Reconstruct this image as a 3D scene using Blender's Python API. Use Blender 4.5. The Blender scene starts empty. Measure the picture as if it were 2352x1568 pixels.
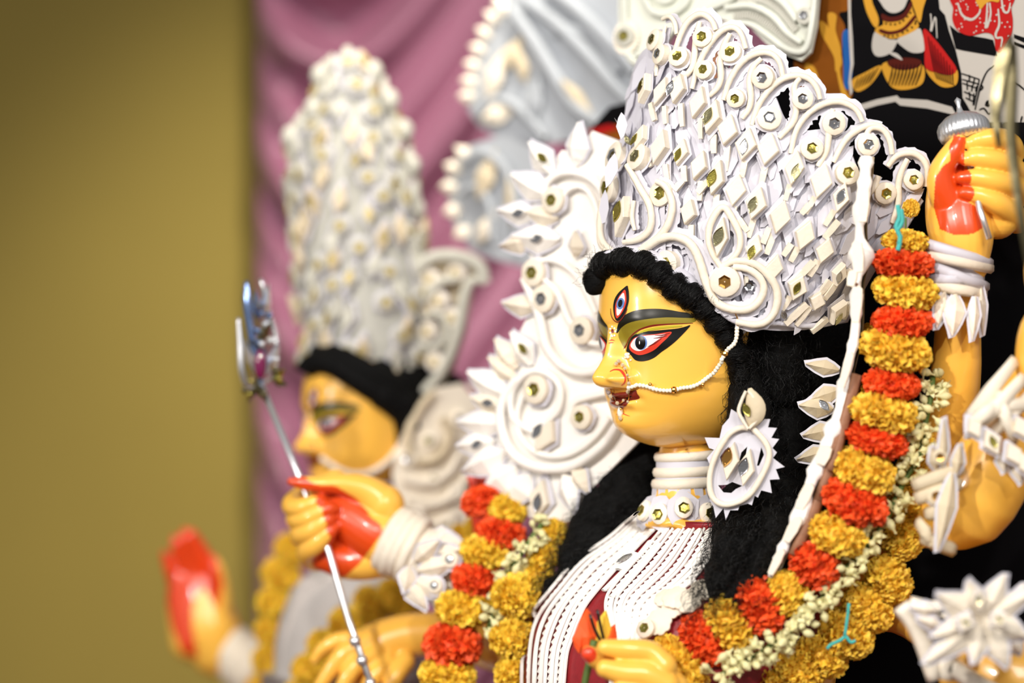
import bpy, bmesh, math, random
import numpy as np
from mathutils import Vector, Matrix
from mathutils.bvhtree import BVHTree
from mathutils.geometry import delaunay_2d_cdt
random.seed(7)
R = random.Random(11)
sc = bpy.context.scene
COL = sc.collection

# ------------------------------------------------------------------ camera, world, lights, exposure
W_PX, H_PX, LENS = 2352, 1568, 85.0
FPX = LENS / 36.0 * W_PX
EYE = Vector((0, 0, 1.5))
cam_d = bpy.data.cameras.new('camera')
cam_d.lens = LENS; cam_d.sensor_width = 36.0; cam_d.clip_start = .05
cam_d.dof.use_dof = True
cam_d.dof.focus_distance = 2.765
cam_d.dof.aperture_fstop = 1.2
cam_d.dof.aperture_blades = 0
cam = bpy.data.objects.new('camera', cam_d); COL.objects.link(cam)
cam.location = EYE; cam.rotation_euler = (math.pi / 2, 0, 0)
sc.camera = cam
world = bpy.data.worlds.new('world'); sc.world = world; world.use_nodes = True
bg = world.node_tree.nodes['Background']
bg.inputs[0].default_value = (1.0, .95, .92, 1); bg.inputs[1].default_value = .22
sc.view_settings.view_transform = 'Standard'; sc.view_settings.look = 'None'
sc.view_settings.gamma = 1.0; sc.view_settings.use_curve_mapping = False
sc.view_settings.exposure = .25

def aim(o, target):
    o.rotation_euler = (Vector(target) - o.location).to_track_quat('-Z', 'Y').to_euler()

def area(name, loc, target, size, power, color):
    l = bpy.data.lights.new(name, 'AREA'); l.size = size; l.energy = power; l.color = color
    o = bpy.data.objects.new(name, l); COL.objects.link(o); o.location = loc; aim(o, target); return o

def spot(name, loc, target, power, color, angle=50, blend=.6, radius=.05):
    l = bpy.data.lights.new(name, 'SPOT'); l.energy = power; l.color = color
    l.spot_size = math.radians(angle); l.spot_blend = blend; l.shadow_soft_size = radius
    o = bpy.data.objects.new(name, l); COL.objects.link(o); o.location = loc; aim(o, target); return o

spot('spotlight_key', (-1.15, .35, 2.75), (.32, 2.75, 1.40), 190, (1, .95, .88), 62, .7, .07)
spot('spotlight_high', (-.35, -.3, 3.2), (.36, 2.75, 1.35), 118, (1, .94, .86), 58, .8, .06)
spot('spotlight_side', (-2.0, 1.3, 1.9), (.0, 3.0, 1.3), 62, (1, .95, .9), 60, .8, .08)
area('fill_light_front', (1.0, .3, 2.9), (.4, 2.8, 1.2), .9, 34, (1, .97, .95))  # added soft fill from the front, brightens the right-hand garland and armlet
spot('spotlight_wall', (.1, 2.6, 3.5), (-.34, 4.7, 1.05), 270, (1, .93, .8), 43, 1.0, .1)

# ------------------------------------------------------------------ helpers
def lin(c):
    return tuple(((v / 255 + .055) / 1.055) ** 2.4 if v > 10 else v / 255 / 12.92 for v in c)

def P(px, py, d):
    return Vector(((px - 1176) / FPX * d, d, 1.5 - (py - 784) / FPX * d))

def ray(px, py):
    return Vector(((px - 1176) / FPX, 1, -(py - 784) / FPX)).normalized()

def proj(v):
    return 1176 + FPX * v.x / v.y, 784 - FPX * (v.z - 1.5) / v.y

def M(name, rgb, rough=.5, metal=0., var=.0, scale=40., bump=0., bscale=200., sheen=0., sss=0., spec=.5, attr=None, coat=0., trans=0.):
    m = bpy.data.materials.new(name); m.use_nodes = True
    nt = m.node_tree; b = nt.nodes['Principled BSDF']
    c = lin(rgb)
    b.inputs['Base Color'].default_value = (*c, 1)
    b.inputs['Roughness'].default_value = rough; b.inputs['Metallic'].default_value = metal
    b.inputs['Specular IOR Level'].default_value = spec
    if sheen: b.inputs['Sheen Weight'].default_value = sheen
    if coat:
        b.inputs['Coat Weight'].default_value = coat; b.inputs['Coat Roughness'].default_value = .08
    if sss:
        b.inputs['Subsurface Weight'].default_value = sss
        b.inputs['Subsurface Radius'].default_value = (.010, .006, .002)
    if trans: b.inputs['Transmission Weight'].default_value = trans
    tc = nt.nodes.new('ShaderNodeTexCoord')
    src = None
    if attr:
        a = nt.nodes.new('ShaderNodeAttribute'); a.attribute_name = attr; src = a.outputs['Color']
        nt.links.new(src, b.inputs['Base Color'])
    if var:
        n = nt.nodes.new('ShaderNodeTexNoise'); n.inputs['Scale'].default_value = scale; n.inputs['Detail'].default_value = 4
        nt.links.new(tc.outputs['Object'], n.inputs['Vector'])
        oi = nt.nodes.new('ShaderNodeObjectInfo')
        ad = nt.nodes.new('ShaderNodeMath'); ad.operation = 'MULTIPLY_ADD'
        ad.inputs[1].default_value = .35; nt.links.new(oi.outputs['Random'], ad.inputs[0]); nt.links.new(n.outputs['Fac'], ad.inputs[2])
        mr = nt.nodes.new('ShaderNodeMapRange'); mr.inputs[1].default_value = .35; mr.inputs[2].default_value = .95
        mr.inputs[3].default_value = 1 - var; mr.inputs[4].default_value = 1 + var * .6
        nt.links.new(ad.outputs[0], mr.inputs[0])
        mx = nt.nodes.new('ShaderNodeVectorMath'); mx.operation = 'SCALE'
        if src is None: mx.inputs[0].default_value = c
        else: nt.links.new(src, mx.inputs[0])
        nt.links.new(mr.outputs[0], mx.inputs['Scale'])
        nt.links.new(mx.outputs[0], b.inputs['Base Color'])
    if bump:
        n2 = nt.nodes.new('ShaderNodeTexNoise'); n2.inputs['Scale'].default_value = bscale; n2.inputs['Detail'].default_value = 5
        nt.links.new(tc.outputs['Object'], n2.inputs['Vector'])
        bp = nt.nodes.new('ShaderNodeBump'); bp.inputs['Strength'].default_value = bump; bp.inputs['Distance'].default_value = .002
        nt.links.new(n2.outputs['Fac'], bp.inputs['Height']); nt.links.new(bp.outputs[0], b.inputs['Normal'])
    return m

MAT = dict(
    skin=M('painted_clay', (255, 255, 255), .3, attr='paint', var=.05, scale=9, bump=.05, bscale=60, coat=.4),
    black=M('black_paint', (14, 13, 12), .3), red=M('red_paint', (214, 62, 42), .32), dred=M('dark_red_paint', (120, 28, 20), .35),
    white=M('white_paint', (240, 232, 232), .35), blue=M('blue_paint', (96, 130, 190), .35), olive=M('olive_paint', (140, 124, 32), .38, var=.12, scale=60),
    lime=M('lime_paint', (186, 176, 44), .3), pinkp=M('pink_paint', (236, 190, 182), .35), yellowp=M('yellow_paint', (238, 176, 46), .4),
    brow=M('brow_paint', (24, 22, 8), .3, var=.25, scale=90),
    lip=M('lip_paint', (126, 40, 26), .25, coat=.5),
    paper=M('white_paper', (210, 208, 218), .6, var=.03, scale=30, bump=.12, bscale=90),
    shola=M('shola_pith', (236, 225, 206), .62, var=.05, scale=50, bump=.25, bscale=240),
    shola2=M('shola_pith_cream', (250, 240, 222), .65, var=.08, scale=30, bump=.25, bscale=200),
    shola_tan=M('shola_pith_tan', (214, 198, 168), .7, var=.1, scale=30, bump=.25, bscale=200),  # tan pith; at the smaller statue the dimmer light is in this colour
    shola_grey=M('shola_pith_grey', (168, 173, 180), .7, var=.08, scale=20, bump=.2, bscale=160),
    bamboo=M('bamboo_strip', (150, 104, 76), .6, var=.25, scale=60, bump=.3),
    mirror=M('mirror_foil', (200, 194, 150), .18, 1.0, var=.12, scale=300, bump=.12, bscale=500),
    mirror_s=M('mirror_silver', (206, 208, 212), .14, 1.0, bump=.12, bscale=500),
    mirror_g=M('mirror_gold', (182, 170, 84), .2, .95, bump=.1, bscale=500),
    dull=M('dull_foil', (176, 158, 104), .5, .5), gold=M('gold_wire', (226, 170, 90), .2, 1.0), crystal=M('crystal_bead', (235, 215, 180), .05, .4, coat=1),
    pearl=M('pearl', (250, 242, 224), .22, coat=.6, sss=.1), silver=M('silver_metal', (226, 228, 232), .3, .85, bump=.1, bscale=120),
    hair=M('black_hair', (6, 5, 5), .36, spec=.3), hairbase=M('black_wig', (5, 5, 5), .75, bump=.6, bscale=300, spec=.15),
    orange=M('orange_marigold', (250, 92, 30), .6, var=.14, scale=80, sss=.4), yellow=M('yellow_marigold', (255, 208, 70), .6, var=.08, scale=80, sss=.6),
    lemon=M('lemon_marigold', (255, 212, 66), .6, var=.08, scale=80, sss=.6),
    jasmine=M('jasmine_bud', (226, 220, 166), .5, var=.1, scale=90, sss=.1), green=M('green_stem', (86, 110, 44), .6, var=.2),
    teal=M('teal_thread', (70, 178, 172), .7), blouse=M('crimson_blouse', (150, 32, 40), .4, var=.2, scale=120, bump=.2),
    wall=M('olive_wall', (158, 138, 62), .8, var=.06, scale=2.2), curtain=M('mauve_satin', (158, 100, 126), .36, sheen=.15, var=.05, scale=4),
    floor=M('floor', (110, 90, 70), .6, var=.15, scale=5), platform=M('red_platform_cloth', (120, 30, 34), .8, var=.1),
    canvas=M('black_canvas', (7, 6, 8), .8, spec=.08), cwhite=M('canvas_white', (176, 170, 162), .75, spec=.08), cred=M('canvas_red', (166, 26, 24), .75, spec=.08),  # canvas paints toned down: the board's shade is put into their colour
    cyel=M('canvas_yellow', (190, 138, 44), .75, spec=.08), cbrown=M('canvas_brown', (126, 70, 14), .75, spec=.08, var=.3, scale=25), cblue=M('canvas_blue', (30, 84, 150), .75, spec=.08),
    cdark=M('canvas_maroon', (74, 22, 14), .75, spec=.08), blade=M('dark_blade', (120, 112, 84), .28, 1.0, bump=.3, bscale=60),
    purple=M('purple_gem', (110, 20, 70), .15, coat=1), blue_lit_steel=M('blue_lit_metal', (150, 176, 224), .2, 1.0), maroon=M('maroon_cloth', (96, 18, 14), .6, var=.2),  # blue metal: blue light on the trident prong put into its colour
    shola_dim=M('shola_pith_dim', (194, 192, 180), .68, var=.06, scale=30, bump=.3, bscale=220), paper_dim=M('paper_dim', (186, 185, 176), .7, var=.06, scale=20),  # darker pith and paper: dimmer light on the smaller headdress put into the colour
    shola_board=M('shola_board', (224, 226, 214), .65, var=.06, bump=.2, bscale=200), shola_white=M('shola_white', (250, 246, 240), .6, var=.02, bump=.2, bscale=200), sari=M('white_sari', (196, 190, 186), .7, var=.1, scale=25, bump=.2),
)

def cr(pts, n, closed=False):
    """Catmull-Rom through points (any dimension), n samples evenly spread over arc length."""
    p = np.array(pts, float)
    k = len(p)
    if k == 2:
        t = np.linspace(0, 1, n)[:, None]; return p[0] * (1 - t) + p[1] * t
    q = np.vstack([p[-1], p, p[0], p[1]]) if closed else np.vstack([2 * p[0] - p[1], p, 2 * p[-1] - p[-2]])
    segs = k if closed else k - 1
    out = []
    for i in range(segs):
        a, b, c, d = q[i], q[i + 1], q[i + 2], q[i + 3]
        t = np.linspace(0, 1, 13)[:-1, None]
        out.append(.5 * (2 * b + (c - a) * t + (2 * a - 5 * b + 4 * c - d) * t ** 2 + (3 * b - a - 3 * c + d) * t ** 3))
    out = np.vstack(out + [p[:1] if closed else p[-1:]])
    s = np.r_[0, np.cumsum(np.linalg.norm(np.diff(out, axis=0), axis=1))]
    u = np.linspace(0, s[-1], n + 1)[:-1] if closed else np.linspace(0, s[-1], n)
    return np.stack([np.interp(u, s, out[:, j]) for j in range(out.shape[1])], 1)

class MB:
    def __init__(s): s.v = []; s.f = []; s.mi = []
    def add(s, v, f, mi=0):
        o = len(s.v); s.v += [Vector(x) for x in v]; s.f += [tuple(i + o for i in q) for q in f]; s.mi += [mi] * len(f); return s
    def tube(s, pts, rad, n=8, mi=0, up=None, flat=1., caps=True, sq=False):
        pts = [Vector(p) for p in pts]; k = len(pts)
        rad = [rad] * k if not hasattr(rad, '__len__') else list(rad)
        V = []; N = None
        for i in range(k):
            t = (pts[min(i + 1, k - 1)] - pts[max(i - 1, 0)])
            t = t.normalized() if t.length > 1e-9 else Vector((0, 0, 1))
            if up is not None: N = Vector(up[i]) if isinstance(up, list) else Vector(up)
            elif N is None: N = t.orthogonal()
            N = N - t * N.dot(t)
            N = N.normalized() if N.length > 1e-9 else t.orthogonal().normalized()
            B = t.cross(N)
            for j in range(n):
                a = 2 * math.pi * (j + (.5 if sq else 0)) / n
                V.append(pts[i] + B * (math.cos(a) * rad[i]) + N * (math.sin(a) * rad[i] * flat))
        F = [(i * n + j, i * n + (j + 1) % n, (i + 1) * n + (j + 1) % n, (i + 1) * n + j) for i in range(k - 1) for j in range(n)]
        if caps: F += [tuple(range(n - 1, -1, -1)), tuple((k - 1) * n + j for j in range(n))]
        return s.add(V, F, mi)
    def ball(s, c, r, n=10, m=7, mi=0, basis=None):
        c = Vector(c); V = []
        r = Vector((r, r, r)) if not hasattr(r, '__len__') else Vector(r)
        for i in range(1, m):
            a = math.pi * i / m
            for j in range(n):
                b = 2 * math.pi * j / n
                q = Vector((math.sin(a) * math.cos(b) * r.x, math.sin(a) * math.sin(b) * r.y, math.cos(a) * r.z))
                V.append(c + (basis @ q if basis else q))
        top = Vector((0, 0, r.z)); V += [c + (basis @ top if basis else top), c - (basis @ top if basis else top)]
        T, Bm = (m - 1) * n, (m - 1) * n + 1
        F = [(i * n + j, (i + 1) * n + j, (i + 1) * n + (j + 1) % n, i * n + (j + 1) % n) for i in range(m - 2) for j in range(n)]
        F += [(T, j, (j + 1) % n) for j in range(n)] + [(Bm, (m - 2) * n + (j + 1) % n, (m - 2) * n + j) for j in range(n)]
        return s.add(V, F, mi)
    def prism(s, outline, base, basis, h, mi=0, bevel=0., lift=0.):
        """outline: 2-D points; basis columns (u,v,n)."""
        o = [Vector((p[0], p[1], 0)) for p in outline]; k = len(o)
        c = sum(o, Vector()) / k
        ring = lambda sc_, z: [base + basis @ (c + (p - c) * sc_ + Vector((0, 0, z))) for p in o]
        layers = [ring(1, lift), ring(1, lift + h - bevel)] + ([ring(1 - bevel * 1.6 / max(1e-6, max((p - c).length for p in o)), lift + h)] if bevel else [])
        V = [v for L in layers for v in L]
        F = [(i * k + j, i * k + (j + 1) % k, (i + 1) * k + (j + 1) % k, (i + 1) * k + j) for i in range(len(layers) - 1) for j in range(k)]
        F += [tuple(range(k - 1, -1, -1)), tuple((len(layers) - 1) * k + j for j in range(k))]
        return s.add(V, F, mi)
    def grid(s, G, mi=0, wrap=False):
        r, c = len(G), len(G[0])
        V = [v for row in G for v in row]
        cc = c if wrap else c - 1
        return s.add(V, [(i * c + j, i * c + (j + 1) % c, (i + 1) * c + (j + 1) % c, (i + 1) * c + j) for i in range(r - 1) for j in range(cc)], mi)
    def bvh(s): return BVHTree.FromPolygons(s.v, s.f)

def origin_of(o):
    p = Vector(); q = o
    while q is not None: p = p + q.location; q = q.parent
    return p

def mesh(name, mb, mats, parent=None, smooth=True, loc=None, autosmooth=None):
    """One mesh object from world-space geometry. Top-level: origin at loc (or the base centre)."""
    base = origin_of(parent) if parent else None
    if base is None:
        if loc is None:
            a = np.array([v[:] for v in mb.v]); loc = Vector(((a[:, 0].min() + a[:, 0].max()) / 2, (a[:, 1].min() + a[:, 1].max()) / 2, a[:, 2].min()))
        base = Vector(loc)
    me = bpy.data.meshes.new(name)
    a = np.array([v[:] for v in mb.v]) - np.array(base[:])
    me.from_pydata(a.tolist(), [], mb.f)
    for m in (mats if isinstance(mats, (list, tuple)) else [mats]): me.materials.append(MAT[m] if isinstance(m, str) else m)
    if any(mb.mi): me.polygons.foreach_set('material_index', mb.mi)
    if smooth:
        me.polygons.foreach_set('use_smooth', [True] * len(me.polygons))
        if autosmooth: me.set_sharp_from_angle(angle=math.radians(autosmooth))
    me.update()
    o = bpy.data.objects.new(name, me); COL.objects.link(o)
    if parent: o.parent = parent
    else: o.location = base
    return o

def inst(name, me, mw, parent):
    """a part that shares mesh data, placed by a world matrix under a parent that only carries a location"""
    o = bpy.data.objects.new(name, me); COL.objects.link(o)
    if parent: o.parent = parent; mw = Matrix.Translation(-origin_of(parent)) @ mw
    o.matrix_local = mw
    return o

def datamesh(name, mb, mats, smooth=True):
    me = bpy.data.meshes.new(name); me.from_pydata([v[:] for v in mb.v], [], mb.f)
    for m in (mats if isinstance(mats, (list, tuple)) else [mats]): me.materials.append(MAT[m])
    if any(mb.mi): me.polygons.foreach_set('material_index', mb.mi)
    if smooth: me.polygons.foreach_set('use_smooth', [True] * len(me.polygons))
    return me

def tag(o, label, cat, group=None, kind=None):
    if label: o['label'] = label
    if cat: o['category'] = cat
    if group: o['group'] = group
    if kind: o['kind'] = kind
    return o

def thing(name, loc, label, cat, group=None):
    o = bpy.data.objects.new(name, None); COL.objects.link(o); o.location = loc; o.empty_display_size = .02
    return tag(o, label, cat, group)

def struct(name, mb, mat, smooth=False):
    return tag(mesh(name, mb, mat, smooth=smooth), None, None, kind='structure')

def box(mb, lo, hi, mi=0):
    x0, y0, z0 = lo; x1, y1, z1 = hi
    V = [(x, y, z) for x in (x0, x1) for y in (y0, y1) for z in (z0, z1)]
    return mb.add(V, [(0, 1, 3, 2), (4, 6, 7, 5), (0, 4, 5, 1), (2, 3, 7, 6), (0, 2, 6, 4), (1, 5, 7, 3)], mi)

class Surf:
    """a surface onto which traced shapes are laid: where a sight line meets it, and its normal there"""
    def __init__(s, bvh, d=2.78, n=Vector((0, -1, 0))): s.b = bvh; s.d = d; s.n = n
    def hit(s, px, py):
        r = ray(px, py); loc, nor, i, dist = s.b.ray_cast(EYE, r)
        if loc is None:
            loc, nor, i, dist = s.b.find_nearest(P(px, py, s.d))
            s.d = loc.y; s.n = nor if nor.dot(r) < 0 else -nor
            return P(px, py, s.d), s.n
        if nor.dot(r) > 0: nor = -nor
        s.d = loc.y; s.n = nor
        return loc, nor
    def path(s, pts, n, lift=0.):
        ps = cr(pts, n); L = []; N = []
        for p in ps:
            a, b = s.hit(*p); L.append(a); N.append(b)
        N2 = [sum(N[max(0, i - 3):i + 4], Vector()).normalized() for i in range(len(N))]
        L2 = [sum(L[max(0, i - 1):i + 2], Vector()) / len(L[max(0, i - 1):i + 2]) for i in range(len(L))]
        L2[0], L2[-1] = L[0], L[-1]
        return [a + b * lift for a, b in zip(L2, N2)], N2

def frame(n, roll=0., tilt=(0, 0)):
    """basis (u,v,n): v as upright as the surface allows, then rolled and tilted"""
    n = n.normalized(); up = Vector((0, 0, 1)); v = up - n * up.dot(n)
    v = v.normalized() if v.length > 1e-4 else n.orthogonal().normalized()
    u = v.cross(n)
    m = Matrix((u, v, n)).transposed()
    return m @ Matrix.Rotation(roll, 3, 'Z') @ Matrix.Rotation(tilt[0], 3, 'X') @ Matrix.Rotation(tilt[1], 3, 'Y')

def decal(mb, surf, poly, lift, step=4., mi=0, smooth=True, closed_n=None):
    """a painted patch: the outline (pixels) filled with points and laid on the surface"""
    per = sum(math.dist(poly[i], poly[(i + 1) % len(poly)]) for i in range(len(poly)))
    n = max(12, int(per / max(2., step * .6)))
    if smooth: b = cr(poly, n, True)
    else:
        q = []
        for i in range(len(poly)):
            a, c = np.array(poly[i], float), np.array(poly[(i + 1) % len(poly)], float)
            k = max(1, int(np.linalg.norm(c - a) / (step * 1.5)))
            q += [a + (c - a) * j / k for j in range(k)]
        b = np.array(q)
    n = len(b)
    lo, hi = b.min(0), b.max(0)
    inside = []
    y = lo[1] + step
    while y < hi[1]:
        x = lo[0] + step
        while x < hi[0]:
            c = False
            x1, y1 = b[:, 0], b[:, 1]; x2, y2 = np.roll(x1, -1), np.roll(y1, -1)
            m = (y1 > y) != (y2 > y)
            xi = (x2 - x1)[m] * (y - y1[m]) / (y2 - y1)[m] + x1[m]
            if (np.sum(xi > x) % 2) == 1 and np.min(np.hypot(x1 - x, y1 - y)) > step * .5: inside.append((x, y))
            x += step
        y += step
    pts = [Vector(p) for p in b] + [Vector(p) for p in inside]
    V2, E, F, *_ = delaunay_2d_cdt(pts, [(i, (i + 1) % n) for i in range(n)], [], 1, 1e-4)
    V = []
    for p in V2:
        L, N = surf.hit(p.x, p.y); V.append(L + N * lift)
    mb.add(V, [tuple(f) for f in F], mi)
    return mb

def ribbon_poly(pts, w0, w1=None, wm=None):
    """outline of a brush stroke along pts: half-widths at start, middle and end"""
    w1 = w0 if w1 is None else w1; wm = max(w0, w1) if wm is None else wm
    c = cr(pts, max(8, len(pts) * 4)); k = len(c); t = np.gradient(c, axis=0); t /= np.linalg.norm(t, axis=1)[:, None] + 1e-9
    n = np.stack([-t[:, 1], t[:, 0]], 1); u = np.linspace(0, 1, k)
    w = np.where(u < .5, w0 + (wm - w0) * u * 2, wm + (w1 - wm) * (u - .5) * 2)[:, None]
    return np.vstack([c + n * w, (c - n * w)[::-1]]).tolist()

def ellipse(cx, cy, rx, ry, n=20, rot=0.):
    return [(cx + rx * math.cos(a) * math.cos(rot) - ry * math.sin(a) * math.sin(rot), cy + rx * math.cos(a) * math.sin(rot) + ry * math.sin(a) * math.cos(rot)) for a in (2 * math.pi * i / n for i in range(n))]

def Z(ox, oy, s, pts): return [(ox + p[0] / s, oy + p[1] / s) + tuple(p[2:]) for p in pts]
def rx(pts, f): return [f(p) for p in pts]

def catpts(pts, n):  # pixel+depth+radius rows -> world points and radii
    c = cr(pts, n); return [P(a[0], a[1], a[2]) for a in c], [max(.0005, a[3] / FPX * a[2]) for a in c]

def remesh(mb, voxel, smooth_it=6, factor=.5):
    me = bpy.data.meshes.new('tmp'); me.from_pydata([v[:] for v in mb.v], [], mb.f)
    o = bpy.data.objects.new('tmp', me); COL.objects.link(o)
    r = o.modifiers.new('r', 'REMESH'); r.mode = 'VOXEL'; r.voxel_size = voxel
    s = o.modifiers.new('s', 'SMOOTH'); s.iterations = smooth_it; s.factor = factor
    dg = bpy.context.evaluated_depsgraph_get(); dg.update()
    e = o.evaluated_get(dg); m2 = e.to_mesh()
    v = np.empty(len(m2.vertices) * 3); m2.vertices.foreach_get('co', v)
    f = [tuple(p.vertices) for p in m2.polygons]
    e.to_mesh_clear(); bpy.data.objects.remove(o); bpy.data.meshes.remove(me)
    out = MB(); out.v = [Vector(x) for x in v.reshape(-1, 3)]; out.f = f; out.mi = [0] * len(f)
    return out

def inpoly(px, py, poly):
    p = np.array(poly, float); x1, y1 = p[:, 0], p[:, 1]; x2, y2 = np.roll(x1, -1), np.roll(y1, -1)
    c = np.zeros(len(px), bool)
    for a, b, d, e in zip(x1, y1, x2, y2):
        if b == e: continue
        m = ((b > py) != (e > py)) & (px < (d - a) * (py - b) / (e - b) + a); c ^= m
    return c

# ------------------------------------------------------------------ the setting
PLAT = .45
m = MB(); box(m, (-3.6, -1.5, -.06), (4.2, 4.9, 0)); struct('floor', m, 'floor')
m = MB(); box(m, (-3.6, 4.75, 0), (4.2, 4.85, 3.9)); struct('wall_back', m, 'wall')
m = MB(); box(m, (-.75, 2.2, 0), (1.6, 3.95, PLAT))
tag(mesh('platform', m, 'platform', smooth=False), 'low red cloth-covered platform under the two statues', 'platform')

# mauve satin curtain, hung in swags in front of the back wall
FOLDS = []
for k in range(-2, 12):
    q = cr([(560,-30+150*k),(640,82+160*k),(715,145+172*k),(800,165+185*k),(880,125+185*k),(985,10+185*k),(1110,-160+185*k),(1300,-420+185*k)], 70)
    for dx in (0, 1010): FOLDS.append(np.array([(P(a + dx, b, 4.6).x, P(a, b, 4.6).z) for a, b in q]))
def swag(x, z):
    h = 0.
    for k, f in enumerate(FOLDS):
        d = np.min(np.hypot(f[:, 0] - x, f[:, 1] - z)); s = .034 + .008 * math.sin(k * 2.3)
        h += (.12 + .03 * math.sin(k * 1.7)) * math.exp(-(d / s) ** 2) + .012 * math.exp(-((d - .055) / .015) ** 2)
    return h
m = MB(); NX, NZ = 150, 240
G = []
for i in range(NZ + 1):
    z = .25 + (2.75 - .25) * i / NZ
    G.append([Vector((-.482 + (1.75 + .482) * j / NX, 4.62 - swag(-.482 + (1.75 + .482) * j / NX, z) * min(1, .25 + j / 5), z)) for j in range(NX + 1)])
m.grid(G); G2 = [[p + Vector((0, .006, 0)) for p in row] for row in G]; m.grid([list(reversed(r)) for r in G2])
ct = mesh('curtain', m, 'curtain'); tag(ct, 'mauve satin curtain draped in swags on the back wall behind the statues', 'curtain')
m = MB(); m.tube([(-.5, 4.66, 2.74), (1.8, 4.66, 2.74)], .012, 10); mesh('curtain_rod', m, 'silver', ct)

# ------------------------------------------------------------------ head geometry (main statue)
YAW = math.radians(58)
F_ = Vector((-math.sin(YAW), -math.cos(YAW), 0)); L_ = Vector((math.cos(YAW), -math.sin(YAW), 0)); U_ = Vector((0, 0, 1))
AX = P(1590, 784, 2.86)
def head_pt(f, l, z): return Vector((AX.x, AX.y, 0)) + F_ * f + L_ * l + U_ * z
def mirror(v):
    d = v - AX; return v - L_ * (2 * d.dot(L_))
def zr(py, d=2.8): return 1.5 - (py - 784) / FPX * d
def f_of(px, l=0.):
    lo, hi = -.1, .3
    for _ in range(40):
        f = (lo + hi) / 2; q = head_pt(f, l, 1.5)
        if proj(q)[0] > px: lo = f
        else: hi = f
    return f
ROWS = [  # py, base outline px, half width, back extent
    (536, 1520, .030, .05), (548, 1465, .05, .075), (570, 1425, .066, .09), (610, 1402, .078, .1), (650, 1390, .083, .1), (690, 1385, .0855, .1), (720, 1384, .087, .1),
    (757, 1389, .088, .1), (800, 1394, .088, .1), (840, 1397, .087, .095), (880, 1400, .0845, .088), (904, 1402, .082, .08), (930, 1408, .077, .07),
    (955, 1413, .070, .058), (975, 1419, .0625, .048), (996, 1434, .052, .038), (1010, 1456, .042, .03), (1022, 1486, .030, .022), (1029, 1514, .018, .014), (1033, 1548, .006, .006)]
RZ = np.array([r[0] for r in ROWS], float)
def spl(x, xs, ys):
    """smooth interpolation (cubic with averaged slopes) of a short table"""
    xs = np.asarray(xs, float); ys = np.asarray(ys, float)
    d = np.diff(ys) / np.diff(xs); t = np.r_[d[0], np.where(d[:-1] * d[1:] > 0, 2 * d[:-1] * d[1:] / (d[:-1] + d[1:] + 1e-30), 0), d[-1]]
    i = int(np.clip(np.searchsorted(xs, x) - 1, 0, len(xs) - 2)); h = xs[i + 1] - xs[i]; u = min(1, max(0, (x - xs[i]) / h))
    return ((2*u**3-3*u*u+1)*ys[i] + (u**3-2*u*u+u)*h*t[i] + (-2*u**3+3*u*u)*ys[i+1] + (u**3-u*u)*h*t[i+1])
def row_at(py):
    ext, w, b = (spl(py, RZ, [r[k] for r in ROWS]) for k in (1, 2, 3))
    fe = f_of(ext) * math.sin(YAW)
    A = math.sqrt(max(1e-6, fe ** 2 - (math.cos(YAW) * w) ** 2)) / math.sin(YAW) if fe > math.cos(YAW) * w * 1.05 else fe * .8
    return A, w, b
NOSE = [(745, None, .010), (765, 1398, .010), (790, 1394, .010), (815, 1389, .0105), (837, 1378, .013), (856, 1366, .0165), (866, 1362, .0185), (874, 1364, .0195), (882, 1370, .020), (889, 1384, .020), (895, None, .019)]
def sm(a, b, x):
    t = max(0, min(1, (x - a) / (b - a))); return t * t * (3 - 2 * t)
def g(x, s): return math.exp(-(x / s) ** 2)
def front_add(py, l, A):
    add = 0.
    al = abs(l)
    if 745 < py < 895:
        xs = [n[0] for n in NOSE]; fs = []
        for n in NOSE: fs.append(0 if n[1] is None else max(0, f_of(n[1]) - row_at(n[0])[0]))
        N = spl(py, xs, NF); w = spl(py, xs, [n[2] for n in NOSE])
        u = al / (w * 1.6)
        if u < 1:
            q_ = sm(800, 850, py); a_ = max(0, 1 - (math.sqrt(u * u + .03) - .1732) / .8417) ** 1.1
            add += N * ((1 - q_) * (1 - u * u) ** 2 + q_ * (.75 * a_ + .25 * (1 - u * u) ** 1.5))
    # alar wings
    r2 = ((al - .0225) / .0092) ** 2 + ((py - 867) / 13.5) ** 2
    add += .0105 * math.exp(-r2 ** 1.5)
    # lips
    mw = max(0, 1 - (al / .027) ** 2)
    add += mw * (.006 * g(py - 906, 6.5) + .0065 * g(py - 927, 8) - .0045 * g(py - 916.5, 3.0))
    add -= .003 * g(al - .03, .008) * g(py - 914, 10)
    add -= .002 * g(l, .03) * g(py - 944, 8)
    add += .0045 * g(l, .022) * g(py - 972, 20)
    # eye sockets, bulging eye, brow line
    add -= .0035 * g(al - .018, .013) * g(py - 782, 16)
    add += .0028 * g(al - .045, .022) * g(py - 785, 17)
    add += .002 * g(al - .04, .04) * g(py - 738, 16)
    add += .003 * g(al - .05, .03) * g(py - 900, 45)
    return add
NF = [0 if n[1] is None else max(0, f_of(n[1]) - row_at(n[0])[0]) for n in NOSE]
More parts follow.
